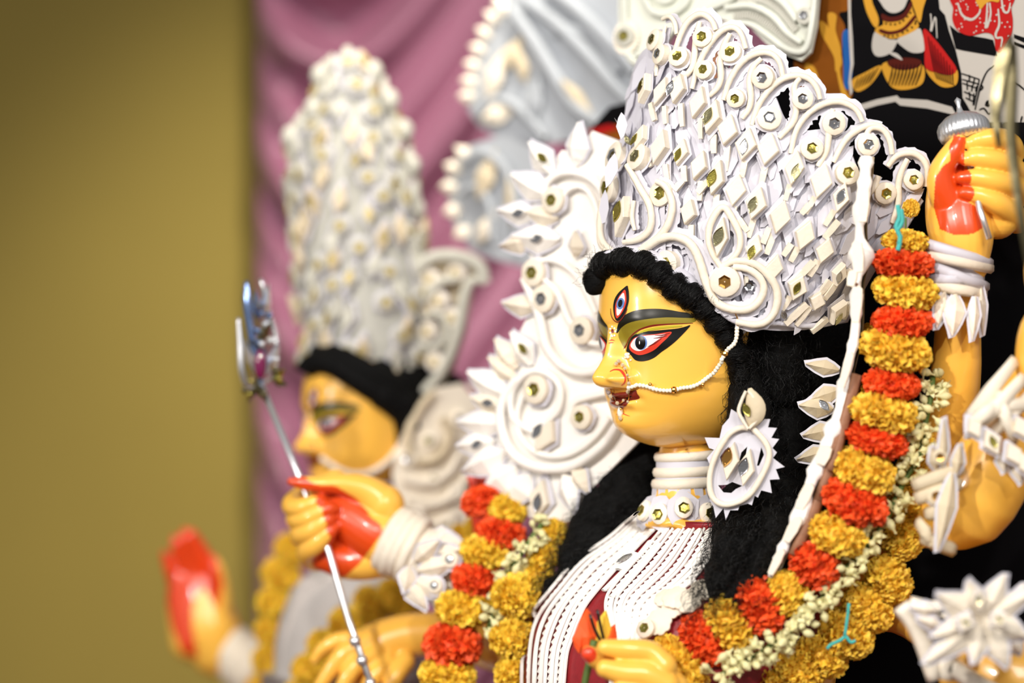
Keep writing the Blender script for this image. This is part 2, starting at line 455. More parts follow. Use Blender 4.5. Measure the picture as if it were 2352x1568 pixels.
def build_head():
    pys = np.r_[np.linspace(536, 730, 40), np.linspace(734, 1000, 190), np.linspace(1003, 1033, 16)]
    th = np.r_[np.linspace(-100, -60, 24), np.linspace(-59, 59, 210), np.linspace(60, 260, 60)[:-1]]
    G = []
    for py in pys:
        A, w, b = row_at(py); row = []
        z = zr(py)
        for t in th:
            a = math.radians(t); c, s = math.cos(a), math.sin(a)
            e = 2 / 2.25
            cf = math.copysign(abs(c) ** e, c); sl = math.copysign(abs(s) ** e, s)
            l = w * sl
            f = A * cf + front_add(py, l, A) if c > 0 else b * cf
            row.append(head_pt(f, l, z))
        G.append(row)
    m = MB(); m.grid(G, wrap=True)
    k = len(th); m.f.append(tuple(range(k))); m.f.append(tuple((len(pys) - 1) * k + j for j in range(k - 1, -1, -1))); m.mi += [0, 0]
    return m
HEAD = build_head()
HS = Surf(HEAD.bvh(), 2.79)

SKIN = lin((254, 194, 80)); RED = lin((224, 74, 20)); ORANGE = lin((238, 118, 40))
FZ = lambda pts: Z(1300, 550, 3.137, pts)

# painted features: each a list of (name, material, poly-list, lift)
def feature(polys, lift, smooth=True, step=3.): 
    m = MB()
    for p in polys: decal(m, HS, FZ(p), lift, step, smooth=smooth)
    return m
def mir(mb):
    o = MB(); o.v = [mirror(v) for v in mb.v]; o.f = [tuple(reversed(f)) for f in mb.f]; o.mi = list(mb.mi); return o
E1, E2, E3, E4, E5, E6 = (.00025 * k for k in range(1, 7))
brow = feature([[(365,675),(368,640),(385,592),(410,558),(450,530),(520,507),(620,498),(720,503),(820,520),(880,530),(920,562),(850,563),(760,560),(700,561),(600,570),(500,586),(440,605),(400,634),(378,665)]], E2)
brow_hi = feature([ribbon_poly([(520,555),(620,535),(740,530),(830,540)], 3, 3, 14)], E3)
lid = feature([[(380,668),(400,632),(440,603),(500,584),(600,568),(700,560),(850,560),(925,568),(930,590),(860,606),(700,616),(600,628),(540,650),(500,685),(470,715),(446,745),(418,775),(398,745),(380,705)]], E1)
lid_line = feature([ribbon_poly([(418,782),(440,752),(458,712),(500,668),(545,642),(620,620),(720,610),(820,606),(915,602)], 3, 1.5, 6)], E2)
lid_strip = feature([[(505,682),(560,652),(640,632),(740,622),(835,618),(815,628),(700,640),(600,657),(540,676)]], E3)
eye_black = feature([[(437,802),(452,742),(478,700),(522,676),(600,660),(700,650),(800,640),(860,626),(895,616),(868,652),(800,722),(740,772),(690,807),(640,847),(590,869),(540,876),(500,866),(470,832),(452,812)]], E3)
eye_red = feature([[(461,786),(469,742),(500,706),(560,689),(650,680),(758,664),(736,702),(690,746),(640,792),(582,821),(530,831),(488,815)]], E4)
eye_white = feature([[(472,768),(482,735),(512,706),(580,693),(660,686),(722,679),(690,704),(640,738),(590,776),(540,800),(500,795)]], E5)
eye_iris = feature([ellipse(545, 742, 42, 50)], E5 + .00012)
eye_pupil = feature([ellipse(541, 742, 35, 47)], E6)
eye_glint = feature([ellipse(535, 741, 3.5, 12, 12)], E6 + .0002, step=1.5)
veins = [feature([ribbon_poly(q, 1, 1, 5)], E6, step=2) for q in ([(640,690),(690,690),(750,672)], [(630,712),(680,705),(730,690)], [(590,770),(640,745),(690,712)], [(415,788),(432,772),(445,752)])]
third_black = feature([[(443,332),(450,350),(455,380),(456,430),(446,480),(425,535),(395,572),(372,586),(355,565),(345,520),(344,470),(355,425),(380,385),(412,355)]], E3)
third_red = feature([[(428,362),(437,395),(438,450),(420,505),(390,552),(368,566),(358,525),(361,470),(380,420),(405,385)]], E4)
third_white = feature([[(420,385),(429,430),(418,485),(395,532),(375,548),(369,505),(380,440),(398,405)]], E5)
third_iris = feature([ellipse(398, 462, 27, 42, rot=.2)], E5 + .00012)
third_pupil = feature([ellipse(397, 460, 15, 28, rot=.2)], E6)
third_line = feature([ribbon_poly([(325,495),(330,545),(350,580),(380,592),(410,565),(435,525),(445,495)], 1.5, 1.5, 4)], E4)
bindi = feature([ellipse(338, 660, 9, 15)], E4, step=1.5)
bindi_dots = feature([ellipse(x, y, 7, 7, 10) for x, y in ((335,628),(352,640),(322,645),(357,662),(322,672),(334,695),(350,690))], E3, step=1.5)
nose_lines = feature([ribbon_poly([(308,728),(330,722),(352,728)], 1, 1, 4), ribbon_poly([(306,748),(325,742),(345,742)], 1, 1, 4)], E3, step=1.5)
nostril = feature([ribbon_poly([(315,952),(345,938),(385,940),(412,965),(427,1000),(420,1030),(398,1050)], 2, 2, 9)], E2, step=2)
lips_p = feature([[(288,1078),(320,1095),(360,1112),(410,1120),(465,1112),(492,1108),(490,1135),(462,1140),(455,1165),(430,1197),(385,1216),(350,1195),(322,1150),(300,1120)]], E2)
mouth_line = feature([ribbon_poly([(305,1130),(350,1145),(400,1150),(450,1135),(492,1112)], 2, 3, 5)], E3, step=2)
chin_line = feature([ribbon_poly([(362,1262),(400,1250),(430,1262),(462,1272)], 1, 1, 4)], E2, step=2)
neck_red = feature([[(855,1512),(920,1490),(1000,1470),(1060,1440),(1040,1490),(960,1515)]], E2)
cheek_lines = feature([ribbon_poly([(310,525),(325,560),(350,590)], 1, 1, 4)], E3)

FEATURES = [ # name, material, mesh, mirrored too
    ('eyelid_paint', 'olive', lid, 1), ('eyebrow', 'brow', brow, 1), ('lid_line', 'dred', lid_line, 1), ('lid_highlight', 'lime', lid_strip, 1),
    ('eye_outline', 'black', eye_black, 1), ('eye_rim', 'red', eye_red, 1), ('eye_white', 'white', eye_white, 1), ('iris', 'blue', eye_iris, 1), ('pupil', 'black', eye_pupil, 1),
    ('eye_glint', 'white', eye_glint, 0), *[('eye_vein', 'dred', q, 0) for q in veins],
    ('third_eye_outline', 'black', third_black, 0), ('third_eye_rim', 'red', third_red, 0), ('third_eye_white', 'white', third_white, 0), ('third_eye_iris', 'blue', third_iris, 0),
    ('third_eye_pupil', 'black', third_pupil, 0), ('third_eye_line', 'dred', third_line, 0), ('bindi', 'dred', bindi, 0), ('bindi_dots', 'white', bindi_dots, 0),
    ('nose_lines', 'red', nose_lines, 0), ('nostril_paint', 'red', nostril, 1), ('lips', 'lip', lips_p, 1), ('mouth_line', 'black', mouth_line, 0), ('chin_line', 'red', chin_line, 0), ('jaw_paint', 'dred', neck_red, 0)]

def paint_attr(o, cols):
    a = o.data.color_attributes.new('paint', 'FLOAT_COLOR', 'POINT')
    arr = np.ones((len(o.data.vertices), 4)); arr[:, :3] = cols
    a.data.foreach_set('color', arr.ravel().astype(np.float32))

# ------------------------------------------------------------------ hands: finger chains in (px, py, depth, radius px)
def hand(chains, voxel=.0013, n=16, it=5):
    m = MB()
    for c in chains:
        pts, rad = catpts(c, n * max(1, len(c) // 2)); m.tube(pts, rad, 24)
        m.ball(pts[-1], rad[-1], 24, 14); m.ball(pts[0], rad[0], 24, 14)
    return remesh(m, voxel, it)

def projv(m):
    a = np.array([v[:] for v in m.v]); return 1176 + FPX * a[:, 0] / a[:, 1], 784 - FPX * (a[:, 2] - 1.5) / a[:, 1], a[:, 1]

# fist round the trident shaft (the statue's right hand)
DH = 3.06
TZ = lambda pts: Z(350, 1050, 3.028, pts)
H1 = [
    TZ([(1640,700,DH+.005,175),(1480,570,DH,150),(1330,470,DH,120)]) and [(920,1250,DH,62),(870,1230,DH,66),(820,1195,DH+.01,66),(770,1170,DH+.02,60)],
    [(910,1265,DH+.01,46),(850,1285,DH+.006,46),(795,1288,DH+.006,42),(745,1275,DH+.012,36)], [(870,1225,DH+.02,50),(810,1240,DH+.02,50),(755,1230,DH+.025,45)],
    [(880,1160,DH,50),(840,1128,DH-.005,38),(790,1113,DH-.012,27),(730,1112,DH-.018,19),(690,1108,DH-.02,15),(668,1105,DH-.02,9)],
    [(770,1110,DH+.03,34),(700,1140,DH+.03,29),(672,1160,DH+.005,26),(690,1165,DH-.018,22),(728,1153,DH-.024,19),(742,1150,DH-.02,14)],
    [(780,1150,DH+.03,34),(705,1185,DH+.028,29),(682,1192,DH+.003,27),(705,1190,DH-.02,23),(750,1170,DH-.026,19),(768,1167,DH-.022,13)],
    [(790,1190,DH+.03,34),(715,1225,DH+.028,30),(690,1228,DH+.003,27),(712,1220,DH-.02,24),(748,1196,DH-.026,19),(762,1188,DH-.022,13)],
    [(790,1240,DH+.03,34),(735,1280,DH+.025,32),(708,1268,DH+.003,28),(725,1250,DH-.018,25),(755,1222,DH-.024,20),(768,1212,DH-.022,13)],
]
H1m = hand(H1)
px, py, dd = projv(H1m)
c1 = np.tile(SKIN, (len(px), 1))
pal = TZ([(1215,290),(1300,310),(1400,330),(1500,400),(1590,470),(1600,520),(1530,620),(1440,740),(1340,830),(1240,840),(1120,760),(1110,700),(1200,640),(1240,560),(1220,480),(1180,380)])
c1[inpoly(px, py, pal) & (dd < DH + .02)] = RED
thumb = TZ([(920,130),(1050,130),(1130,190),(1280,200),(1420,290),(1520,400),(1400,360),(1250,300),(1130,270),(1000,240),(920,200)])
c1[inpoly(px, py, thumb) & (dd < DH)] = RED
for q in ((742,1150,16),(768,1167,19),(764,1189,19),(768,1213,19)): c1[(np.hypot(px - q[0], py - q[1]) < q[2]) & (dd < DH - .012)] = RED

# fist raised at the right, holding the silver-domed rod
DB = 2.72
BZ = lambda pts: Z(1850, 0, 2.85, pts)
H2 = [
    [(2215,600,DB,58),(2210,550,DB,72),(2200,500,DB+.005,74),(2200,440,DB+.015,70),(2215,390,DB+.02,60)],
    [(2290,500,DB+.01,50),(2300,440,DB+.015,48),(2300,370,DB+.02,45)],
    [(2190,490,DB-.005,42),(2165,430,DB-.012,36),(2165,390,DB-.016,30),(2190,345,DB-.02,24),(2202,322,DB-.02,17)],
    [(2325,350,DB+.02,30),(2318,330,DB,27),(2290,318,DB-.016,25),(2250,322,DB-.02,22),(2228,330,DB-.018,16)],
    [(2335,400,DB+.02,31),(2322,385,DB,28),(2290,370,DB-.02,25),(2245,362,DB-.026,22),(2218,365,DB-.022,17)],
    [(2340,445,DB+.02,30),(2325,430,DB,28),(2290,418,DB-.022,25),(2240,408,DB-.028,21),(2208,408,DB-.026,15)],
    [(2335,505,DB+.02,32),(2318,490,DB,30),(2290,468,DB-.02,26),(2250,450,DB-.026,21),(2214,443,DB-.026,15)],
]
H2m = hand(H2)
px, py, dd = projv(H2m)
c2 = np.tile(SKIN, (len(px), 1))
c2[inpoly(px, py, BZ([(850,1160),(900,1090),(950,1050),(940,960),(975,885),(1050,900),(1040,1000),(1040,1100),(990,1170),(1010,1290),(1100,1340),(1160,1390),(1180,1480),(1100,1530),(980,1540),(880,1500),(840,1350)])) & (dd < DB + .01)] = RED
for q in ((2220,365,0),(2208,408,24),(2214,443,24)): c2[(np.hypot(px - q[0], py - q[1]) < q[2]) & (dd < DB)] = RED

# hand in front of the waist, at the bottom of the picture
DC = 2.60
CZ = lambda pts: Z(1200, 1100, 3.35, pts)
H3 = [
    [(1560,1640,DC+.02,62),(1520,1580,DC+.01,58),(1490,1540,DC+.015,48)],
    CZ([(1040,1400,DC+.006,78)]) and [(1520,1530,DC,36),(1490,1500,DC,30),(1440,1492,DC-.006,25),(1390,1487,DC-.008,20)],
    [(1525,1575,DC-.005,38),(1480,1550,DC-.01,33),(1430,1545,DC-.014,28),(1390,1535,DC-.016,22)],
    [(1560,1640,DC-.005,40),(1480,1605,DC-.014,36),(1430,1590,DC-.018,28)],
    [(1480,1590,DC+.03,30),(1420,1540,DC+.03,28),(1372,1512,DC+.015,25),(1352,1500,DC+.008,18)],
]
H3m = hand(H3)
px, py, dd = projv(H3m)
c3 = np.tile(SKIN, (len(px), 1)); c3[(np.hypot(px - 1352, py - 1503) < 19)] = lin((235, 70, 40))

H6m = hand([[(x + 227, y + 130, d - .12, r) for x, y, d, r in c] for c in H2], .002)
H7m = hand([[(x + 375, y + 790, d - .16, r) for x, y, d, r in c] for c in H2], .002)
# lower-left hand (blurred, resting, fingers spread)
DD = 3.14
H4 = [
    [(1010,1455,DD,52),(930,1462,DD,52),(860,1490,DD,56),(820,1530,DD,52)],
    [(850,1470,DD-.02,26),(790,1500,DD-.035,22),(745,1560,DD-.04,17),(720,1600,DD-.04,12)],
    [(860,1500,DD-.03,24),(815,1530,DD-.045,21),(780,1590,DD-.05,16),(765,1640,DD-.05,12)],
    [(890,1520,DD-.03,24),(860,1550,DD-.045,21),(830,1610,DD-.05,16),(815,1650,DD-.05,12)],
    [(930,1520,DD-.03,24),(905,1560,DD-.045,21),(880,1620,DD-.05,16)],
    [(840,1470,DD,24),(780,1470,DD-.01,20),(740,1490,DD-.015,15),(722,1515,DD-.015,11)],
]
H4m = hand(H4, .0018); px, py, dd = projv(H4m)
c4 = np.tile(SKIN, (len(px), 1))

# ------------------------------------------------------------------ torso, arms
def loft(m, secs, n=40, cap=True):
    """secs: centre point, half depth along F, half width along L"""
    G = []
    for c, a, b in secs:
        G.append([Vector(c) + F_ * (a * math.copysign(abs(math.cos(t)) ** .85, math.cos(t))) + L_ * (b * math.copysign(abs(math.sin(t)) ** .9, math.sin(t))) for t in (2 * math.pi * j / n for j in range(n))])
    m.grid(G, wrap=True)
    if cap:
        k0 = len(m.v) - n * len(secs); m.f.append(tuple(k0 + j for j in range(n))); m.f.append(tuple(len(m.v) - n + j for j in range(n - 1, -1, -1))); m.mi += [0, 0]
    return m
def axp(f, z): return Vector((AX.x, AX.y, 0)) + F_ * f + U_ * z
# front outline of the chest in px
CH = [(1204, 1480), (1214, 1470), (1240, 1436), (1270, 1398), (1300, 1362), (1340, 1318), (1380, 1282), (1420, 1266), (1470, 1250), (1520, 1238), (1568, 1230), (1640, 1228), (1720, 1225)]
secs = []
for py_, px_ in CH:
    k = (py_ - 1185) / 535
    b = .045 + .15 * min(1, k * 3.2) ** .6
    fe = f_of(px_) * math.sin(YAW)
    bb = .02 - .02 * k
    ca = .0
    A = math.sqrt(max(1e-5, fe ** 2 - (math.cos(YAW) * b * 1.0) ** 2)) / math.sin(YAW)
    back = .055 + .06 * min(1, k * 3)
    secs.append((axp((A - back) / 2, zr(py_, 2.76)), (A + back) / 2, b))
TOR = MB(); loft(TOR, secs)
TS = Surf(TOR.bvh(), 2.72)
low = [(axp(.04, zr(1720, 2.76)), .14, .19), (axp(.03, .93), .12, .16), (axp(.03, .8), .15, .19), (axp(.03, .62), .2, .25), (axp(.03, PLAT), .24, .29)]

body = MB(); neck = MB()
neck.tube([P(1582, 1000, 2.86), P(1576, 1050, 2.86), P(1572, 1120, 2.855), P(1566, 1180, 2.85), P(1560, 1225, 2.845)], [.030, .0335, .034, .038, .046], 24)
inner = MB(); loft(inner, [(c, a * .9, b * .9) for c, a, b in secs]); inner2 = MB(); loft(inner2, [(c, a * .93, b * .93) for c, a, b in low])
arms = MB(); arms.add(neck.v, neck.f); arms.add(inner.v, inner.f)
def limb(rows, n=26):
    p, r = catpts(rows, n); arms.tube(p, r, 40)
    arms.ball(p[0], r[0], 40, 20); arms.ball(p[-1], r[-1], 40, 20)
limb([(2208,590,2.72,48),(2202,650,2.72,50),(2200,740,2.725,52),(2196,850,2.735,58),(2180,940,2.75,62),(2135,1050,2.765,62),(2070,1160,2.77,62),(1990,1275,2.78,62),(1880,1400,2.80,64),(1780,1450,2.83,66)])    # raised arm
limb([(2420,800,2.66,48),(2380,880,2.66,62),(2330,980,2.66,85),(2270,1090,2.665,98),(2230,1165,2.67,92),(2185,1190,2.69,76),(2090,1205,2.73,60),(1990,1300,2.77,60),(1860,1420,2.80,64)]) # bent arm at the edge
limb([(2590,1390,2.56,50),(2560,1480,2.57,62),(2500,1590,2.60,92),(2390,1600,2.61,120),(2290,1560,2.62,125),(2200,1490,2.64,80),(2140,1450,2.69,50),(2040,1400,2.76,50),(1880,1420,2.82,60)])  # lower arm
limb([(2437,720,2.60,48),(2400,760,2.60,58),(2390,850,2.61,56),(2430,930,2.62,60)])
limb([(930,1250,DH,58),(1000,1290,3.05,46),(1080,1340,3.03,52),(1200,1400,3.0,66),(1330,1400,2.94,62),(1460,1400,2.88,60)])    # arm of the trident hand
limb([(1000,1458,DD,50),(1090,1470,3.10,58),(1200,1480,3.02,66),(1340,1400,2.95,70)])
limb([(1560,1640,2.62,60),(1640,1720,2.66,66),(1800,1720,2.72,74),(1850,1500,2.78,80)])
ARM = remesh(arms, .004, 4)
parts = [(ARM, np.tile(SKIN, (len(ARM.v), 1))), (H1m, c1), (H2m, c2), (H3m, c3), (H4m, c4), (H6m, np.tile(SKIN, (len(H6m.v), 1))), (H7m, np.tile(SKIN, (len(H7m.v), 1))), (HEAD, np.tile(SKIN, (len(HEAD.v), 1)))]
cols = []
for q, c in parts: body.add(q.v, q.f); cols.append(c)
cols = np.vstack(cols)
# airbrushed orange at the wrist and jaw line is paint on the clay
idol = thing('goddess_statue', (AX.x, AX.y, PLAT), 'large yellow many-armed goddess statue with three painted eyes and long black hair', 'statue')
bo = mesh('body', body, 'skin', idol); paint_attr(bo, cols)
for nm, mt, q, both in FEATURES:
    mesh(nm, q, mt, idol)
    if both: mesh(nm, mir(q), mt, idol)
q = MB(); q.add(TOR.v, TOR.f); mesh('blouse', q, 'blouse', idol)
q = MB(); loft(q, low); mesh('skirt', q, 'maroon', idol)

# ------------------------------------------------------------------ black wig
def strands(regions, name, parent, n, length, curl, seed=1, r0=.00028, droop=1., label=None):
    """curly hairs rooted on lofted masses: one joined part"""
    rr = random.Random(seed); m = MB()
    for _ in range(n):
        pts, rad, t = rr.choice(regions)
        i = rr.randrange(1, len(pts) - 1)
        tan = (pts[i + 1] - pts[i - 1]).normalized()
        o = tan.orthogonal().normalized(); q = Matrix.Rotation(rr.uniform(0, 2 * math.pi), 3, tan)
        o = q @ o
        if o.y > .35: continue
        ln = length * rr.uniform(.5, 1.3); cu = curl * rr.uniform(.5, 1.5); ph = rr.uniform(0, 6.3)
        st = pts[i] + o * rad[i] * .97
        k = 11; P_ = []
        side = tan.cross(o); fl = rr.uniform(-.25, .25); out = rr.uniform(.02, .22)
        for j in range(k):
            s = j / (k - 1)
            P_.append(st + tan * ln * s + side * (ln * fl * s + math.sin(ph + s * 13) * cu) + o * (ln * out * s * (1 - s * .6) + (math.cos(ph + s * 13) + 1) * cu))
        m.tube(P_, [r0] * (k - 1) + [r0 * .3], 3, caps=False)
    o = mesh(name, m, 'hair', parent); o['kind'] = 'stuff'; return o

def wigmass(rows, n=40, amp=.009, fr=60., seg=26, flat=1.):
    p, r = catpts(rows, n); m = MB(); m.tube(p, r, seg, flat=flat, up=Vector((0, 1, 0)))
    m.ball(p[0], r[0], seg, 10); m.ball(p[-1], r[-1], seg, 10)
    for i, v in enumerate(m.v):
        d = Vector((math.sin(v.x * fr * 2 + v.z * 31 + 2 * math.sin(v.z * 47)), math.sin(v.y * fr * 2 + v.x * 23), math.sin(v.z * fr * 2.6 + v.x * 41)))
        m.v[i] = v + d * amp * .55
    return m, (p, r, None)

hair_rows = [
    [(1820,700,2.92,120),(1815,780,2.905,118),(1800,880,2.88,108),(1790,980,2.86,104),(1765,1080,2.84,98),(1730,1180,2.81,88),(1700,1270,2.78,76),(1670,1340,2.755,52),(1650,1375,2.74,22)],
    [(1722,750,2.82,52),(1712,850,2.80,40),(1722,930,2.79,48),(1735,1000,2.79,58),(1740,1080,2.80,70),(1720,1200,2.78,70),(1680,1290,2.745,50),(1655,1350,2.73,26)],
    [(1800,1050,2.83,70),(1795,1150,2.78,70),(1778,1240,2.725,58),(1735,1320,2.68,46),(1695,1372,2.66,28)],
    [(1745,1150,2.79,60),(1705,1250,2.735,56),(1665,1330,2.69,44),(1640,1388,2.665,20)],
    [(1700,735,2.83,40),(1760,770,2.815,60),(1780,840,2.82,70),(1790,900,2.83,60)],
    [(1880,760,2.98,70),(1880,900,2.97,70),(1850,1020,2.95,80),(1830,1140,2.93,80),(1790,1260,2.9,70),(1760,1350,2.87,40)],
]
left_rows = [[(1560,1000,2.98,60),(1490,1060,2.97,62),(1440,1130,2.96,70),(1390,1210,2.95,72),(1345,1290,2.93,66),(1300,1360,2.915,48),(1270,1420,2.905,22)],
    [(1560,1080,2.98,70),(1500,1150,2.97,75),(1430,1230,2.95,70),(1370,1290,2.93,60),(1320,1350,2.91,36)]]
WM = MB(); regs = []
for rws in hair_rows + left_rows:
    q, rg = wigmass(rws); WM.add(q.v, q.f); regs.append(rg)
# skull cap under the headdress
for q in (MB().ball(P(1640, 640, 2.885), (.105, .105, .085), 30, 16),): WM.add(q.v, q.f)
hair = mesh('hair', WM, 'hairbase', idol)
strands(regs, 'curls', hair, 4200, .05, .0042, 3)
# curled fringe round the forehead: a row of rolled locks
fr_px = [(1385,668),(1383,632),(1405,612),(1440,606),(1478,612),(1512,632),(1540,655),(1570,672),(1596,690),(1620,712),(1640,735),(1660,762),(1676,792),(1686,822),(1694,855),(1698,890),(1702,920)]
fl, fn = HS.path(fr_px, 64, .006)
fm = MB(); freg = []
rad = [.0094 + .0076 * abs(math.sin(i * .66)) ** .8 for i in range(64)]
rad[-10:] = [.0135 - .0009 * i + .002 * abs(math.sin(i * .72)) for i in range(10)]
fm.tube(fl, rad, 18, up=fn, flat=1.0)
for i, v in enumerate(fm.v):
    fm.v[i] = v + Vector((math.sin(v.z * 260 + v.x * 90), math.sin(v.x * 300), math.sin(v.x * 240 - v.z * 120))) * .0012
fringe = mesh('fringe', fm, 'hairbase', idol)
freg = [(fl, rad, None)]
m = MB(); rr = random.Random(5)
for i in range(2, 62):   # every lock is rolled round the fringe
    for k in range(26):
        a0 = rr.uniform(-.6, 2.4); b = rr.uniform(1.0, 2.2)
        t = (fl[min(63, i + 1)] - fl[i - 1]).normalized(); n_ = fn[i]; bt = t.cross(n_)
        rr_ = rad[i] * rr.uniform(.97, 1.10); P_ = []
        sl = rr.uniform(-.3, 1.0)
        for j in range(9):
            a = a0 + b * j / 8 - .6; rr_ = rad[i] * (1 + .05 * math.sin(j * 1.3 + k))
            P_.append(fl[i] + t * ((rr.random() * .1 + sl) * .012 * (j / 8 - .5) + .002 * math.sin(k)) + (bt * math.cos(a) + n_ * math.sin(a)) * rr_)
        m.tube(P_, .00028, 3, caps=False)
o = mesh('fringe_hairs', m, 'hair', fringe); o['kind'] = 'stuff'
m = MB()                  # loose fly-away hairs
for _ in range(260):
    i = rr.randrange(2, 62); d = (fn[i] + Vector((rr.uniform(-1, 1), rr.uniform(-.5, .3), rr.uniform(-.9, .9))) * .8).normalized()
    p = fl[i] + d * rad[i] * .9; c = rr.uniform(.003, .008); ph = rr.uniform(0, 6); s = d.orthogonal().normalized(); s2 = d.cross(s)
    m.tube([p + d * .014 * j / 8 * rr.uniform(.9, 1.1) + (s * math.sin(ph + j * .5) + s2 * math.cos(ph + j * .5)) * c * j / 8 for j in range(9)], .00016, 3, caps=False)
o = mesh('loose_hairs', m, 'hair', fringe); o['kind'] = 'stuff'

m = MB(); q_, n_ = HS.path([(1400,592),(1450,582),(1500,596),(1560,634),(1615,672),(1665,715),(1700,765)], 30, .003); m.tube(q_, .0095, 10, up=n_, flat=.7); rim_m = m

# ------------------------------------------------------------------ shola ornament pieces
def ngon(r, n, rx_=1., jit=0., ph=0.):
    return [(r * rx_ * math.cos(ph + 2 * math.pi * i / n) * (1 + R.uniform(-jit, jit)), r * math.sin(ph + 2 * math.pi * i / n) * (1 + R.uniform(-jit, jit))) for i in range(n)]
def leafshape(w, h, n=7):
    pts = [(w * math.sin(math.pi * i / n), -h + 2 * h * i / n) for i in range(n + 1)]
    return pts + [(-x, y) for x, y in reversed(pts[1:-1])]

def sequin(name, parent, c, B, r, kind='round', mt='mirror'):
    """dished foil sequin with facets and a centre hole"""
    m = MB()
    if kind == 'round':
        n = 6; ph = R.uniform(0, 1)
        def ring(rad, z): return [c + B @ Vector((rad * math.cos(ph + 2 * math.pi * j / n), rad * math.sin(ph + 2 * math.pi * j / n), z)) for j in range(n)]
        rings = [ring(r, 0), ring(r * .98, r * .12), ring(r * .62, r * -.02), ring(r * .10, r * .0), ring(r * .07, -r * .12)]
        V = [v for q in rings for v in q]
        m.add(V, [(i * n + j, i * n + (j + 1) % n, (i + 1) * n + (j + 1) % n, (i + 1) * n + j) for i in range(4) for j in range(n)])
    else:
        o = leafshape(r * .5, r)
        k = len(o); ring = lambda s, z: [c + B @ Vector((x * s, y * s, z)) for x, y in o]
        V = ring(1, 0) + ring(.96, r * .1) + ring(.78, r * .06) + [c + B @ Vector((0, 0, r * .05))]
        m.add(V, [(i * k + j, i * k + (j + 1) % k, (i + 1) * k + (j + 1) % k, (i + 1) * k + j) for i in range(2) for j in range(k)] + [(2 * k + j, 2 * k + (j + 1) % k, 3 * k) for j in range(k)])
        for s_ in (-.62, .62): m.ball(c + B @ Vector((0, r * s_, r * .07)), r * .06, 6, 4)
    return mesh(name, m, mt, parent, smooth=False)

def medallion(root, surf, px, py, r, mt='mirror', lift=.0, th=.006, sr=.55, tilt=(0, 0), paper=1.22, name='medallion', smt='shola', off=(0, 0)):
    L, N = surf.hit(px, py); B = frame(N, R.uniform(0, 6), tilt); rw = r / FPX * L.y
    base = L + N * lift
    m = MB(); n = 18
    m.prism(ngon(rw, n, 1, .025), base, B, th, bevel=.0014, lift=.001)
    o = mesh(name, m, smt, root, autosmooth=50)
    if paper:
        q = MB(); q.prism(ngon(rw * paper, 11, 1, .07), base, B, .0006); mesh('paper_backing', q, 'paper', o, smooth=False)
    c = base + B @ Vector((off[0] * rw, off[1] * rw, th + .0014)); sequin('sequin', o, c, B, rw * sr, 'round', mt)
    return o

def lozenge(root, surf, px, py, hw, hh, leaf=None, rot=0., lift=.004, th=.009, mt='mirror', smt='shola', name='lozenge', paper=1.28, tilt=(0, 0), stem=None):
    L, N = surf.hit(px, py); B = frame(N, rot, tilt); s = L.y / FPX; hw *= s; hh *= s
    base = L + N * lift; sk = R.uniform(-.12, .12)
    m = MB(); m.prism([(hw, sk * hh), (hw * .05, hh), (-hw, -sk * hh), (-hw * .05, -hh)], base, B, th, bevel=.0012, lift=.001)
    o = mesh(name, m, smt, root, smooth=False)
    if paper:
        q = MB(); j = lambda: R.uniform(.9, 1.12)
        q.prism([(hw * paper * j(), 0), (hw * .3, hh * paper * j() * .95), (-hw * .2, hh * paper * j()), (-hw * paper * j(), 0), (0, -hh * paper * j())], base, B, .0006); mesh('paper_backing', q, 'paper', o, smooth=False)
    if leaf:
        lx, ly = leaf if leaf != 1 else (px, py)
        l2, _ = surf.hit(lx, ly)
        d = l2 - L; c = base + (d - N * d.dot(N)) + N * (th + .0014)
        sequin('sequin', o, c, frame(N, rot + R.uniform(-.25, .1), tilt), hh * .55, 'leaf', mt)
    return o

def coil(root, surf, pts, r, lift=.004, mt='shola', name='coil', n=None, paper=True, flat=.9, taper=.75, pw=2.0, plift=.001):
    """rolled pith strip bent along a traced line, with its paper backing"""
    n = n or max(10, len(pts) * 5)
    L, N = surf.path(pts, n, lift + r / FPX * surf.d * flat)
    rw = [r / FPX * p.y * (taper + (1 - taper) * math.sin(math.pi * (i + 1) / (n + 1))) * R.uniform(.95, 1.05) for i, p in enumerate(L)]
    m = MB(); m.tube(L, rw, 8, up=N, flat=flat, sq=True)
    o = mesh(name, m, mt, root, autosmooth=55)
    if paper:
        q = MB(); A, Bk = [], []
        for i, (p, nn) in enumerate(zip(L, N)):
            t = (L[min(i + 1, n - 1)] - L[max(i - 1, 0)]).normalized(); b = t.cross(nn).normalized()
            w = rw[i] * pw * R.uniform(.85, 1.2); p0 = p - nn * (lift + rw[i] * flat - plift)
            A.append(p0 + b * w); Bk.append(p0 - b * w)
        q.grid([A, Bk]); q.grid([[v - N[i] * .0006 for i, v in enumerate(Bk)], [v - N[i] * .0006 for i, v in enumerate(A)]])
        mesh('paper_backing', q, 'paper', o)
    return o

def stick(root, surf, x0, y0, x1, y1, w, lift=.003, mt='shola', name='pith_strip', h=.0045):
    a, na = surf.hit(x0, y0); b, nb = surf.hit(x1, y1); s = a.y / FPX * w
    m = MB(); m.tube([a + na * (lift + h * .5), (a + b) / 2 + (na + nb) * .5 * (lift + h * .6), b + nb * (lift + h * .4)], [s, s, s * .85], 4, up=[na, (na + nb) / 2, nb], flat=h / s * .8, sq=True)
    return mesh(name, m, mt, root, smooth=False)

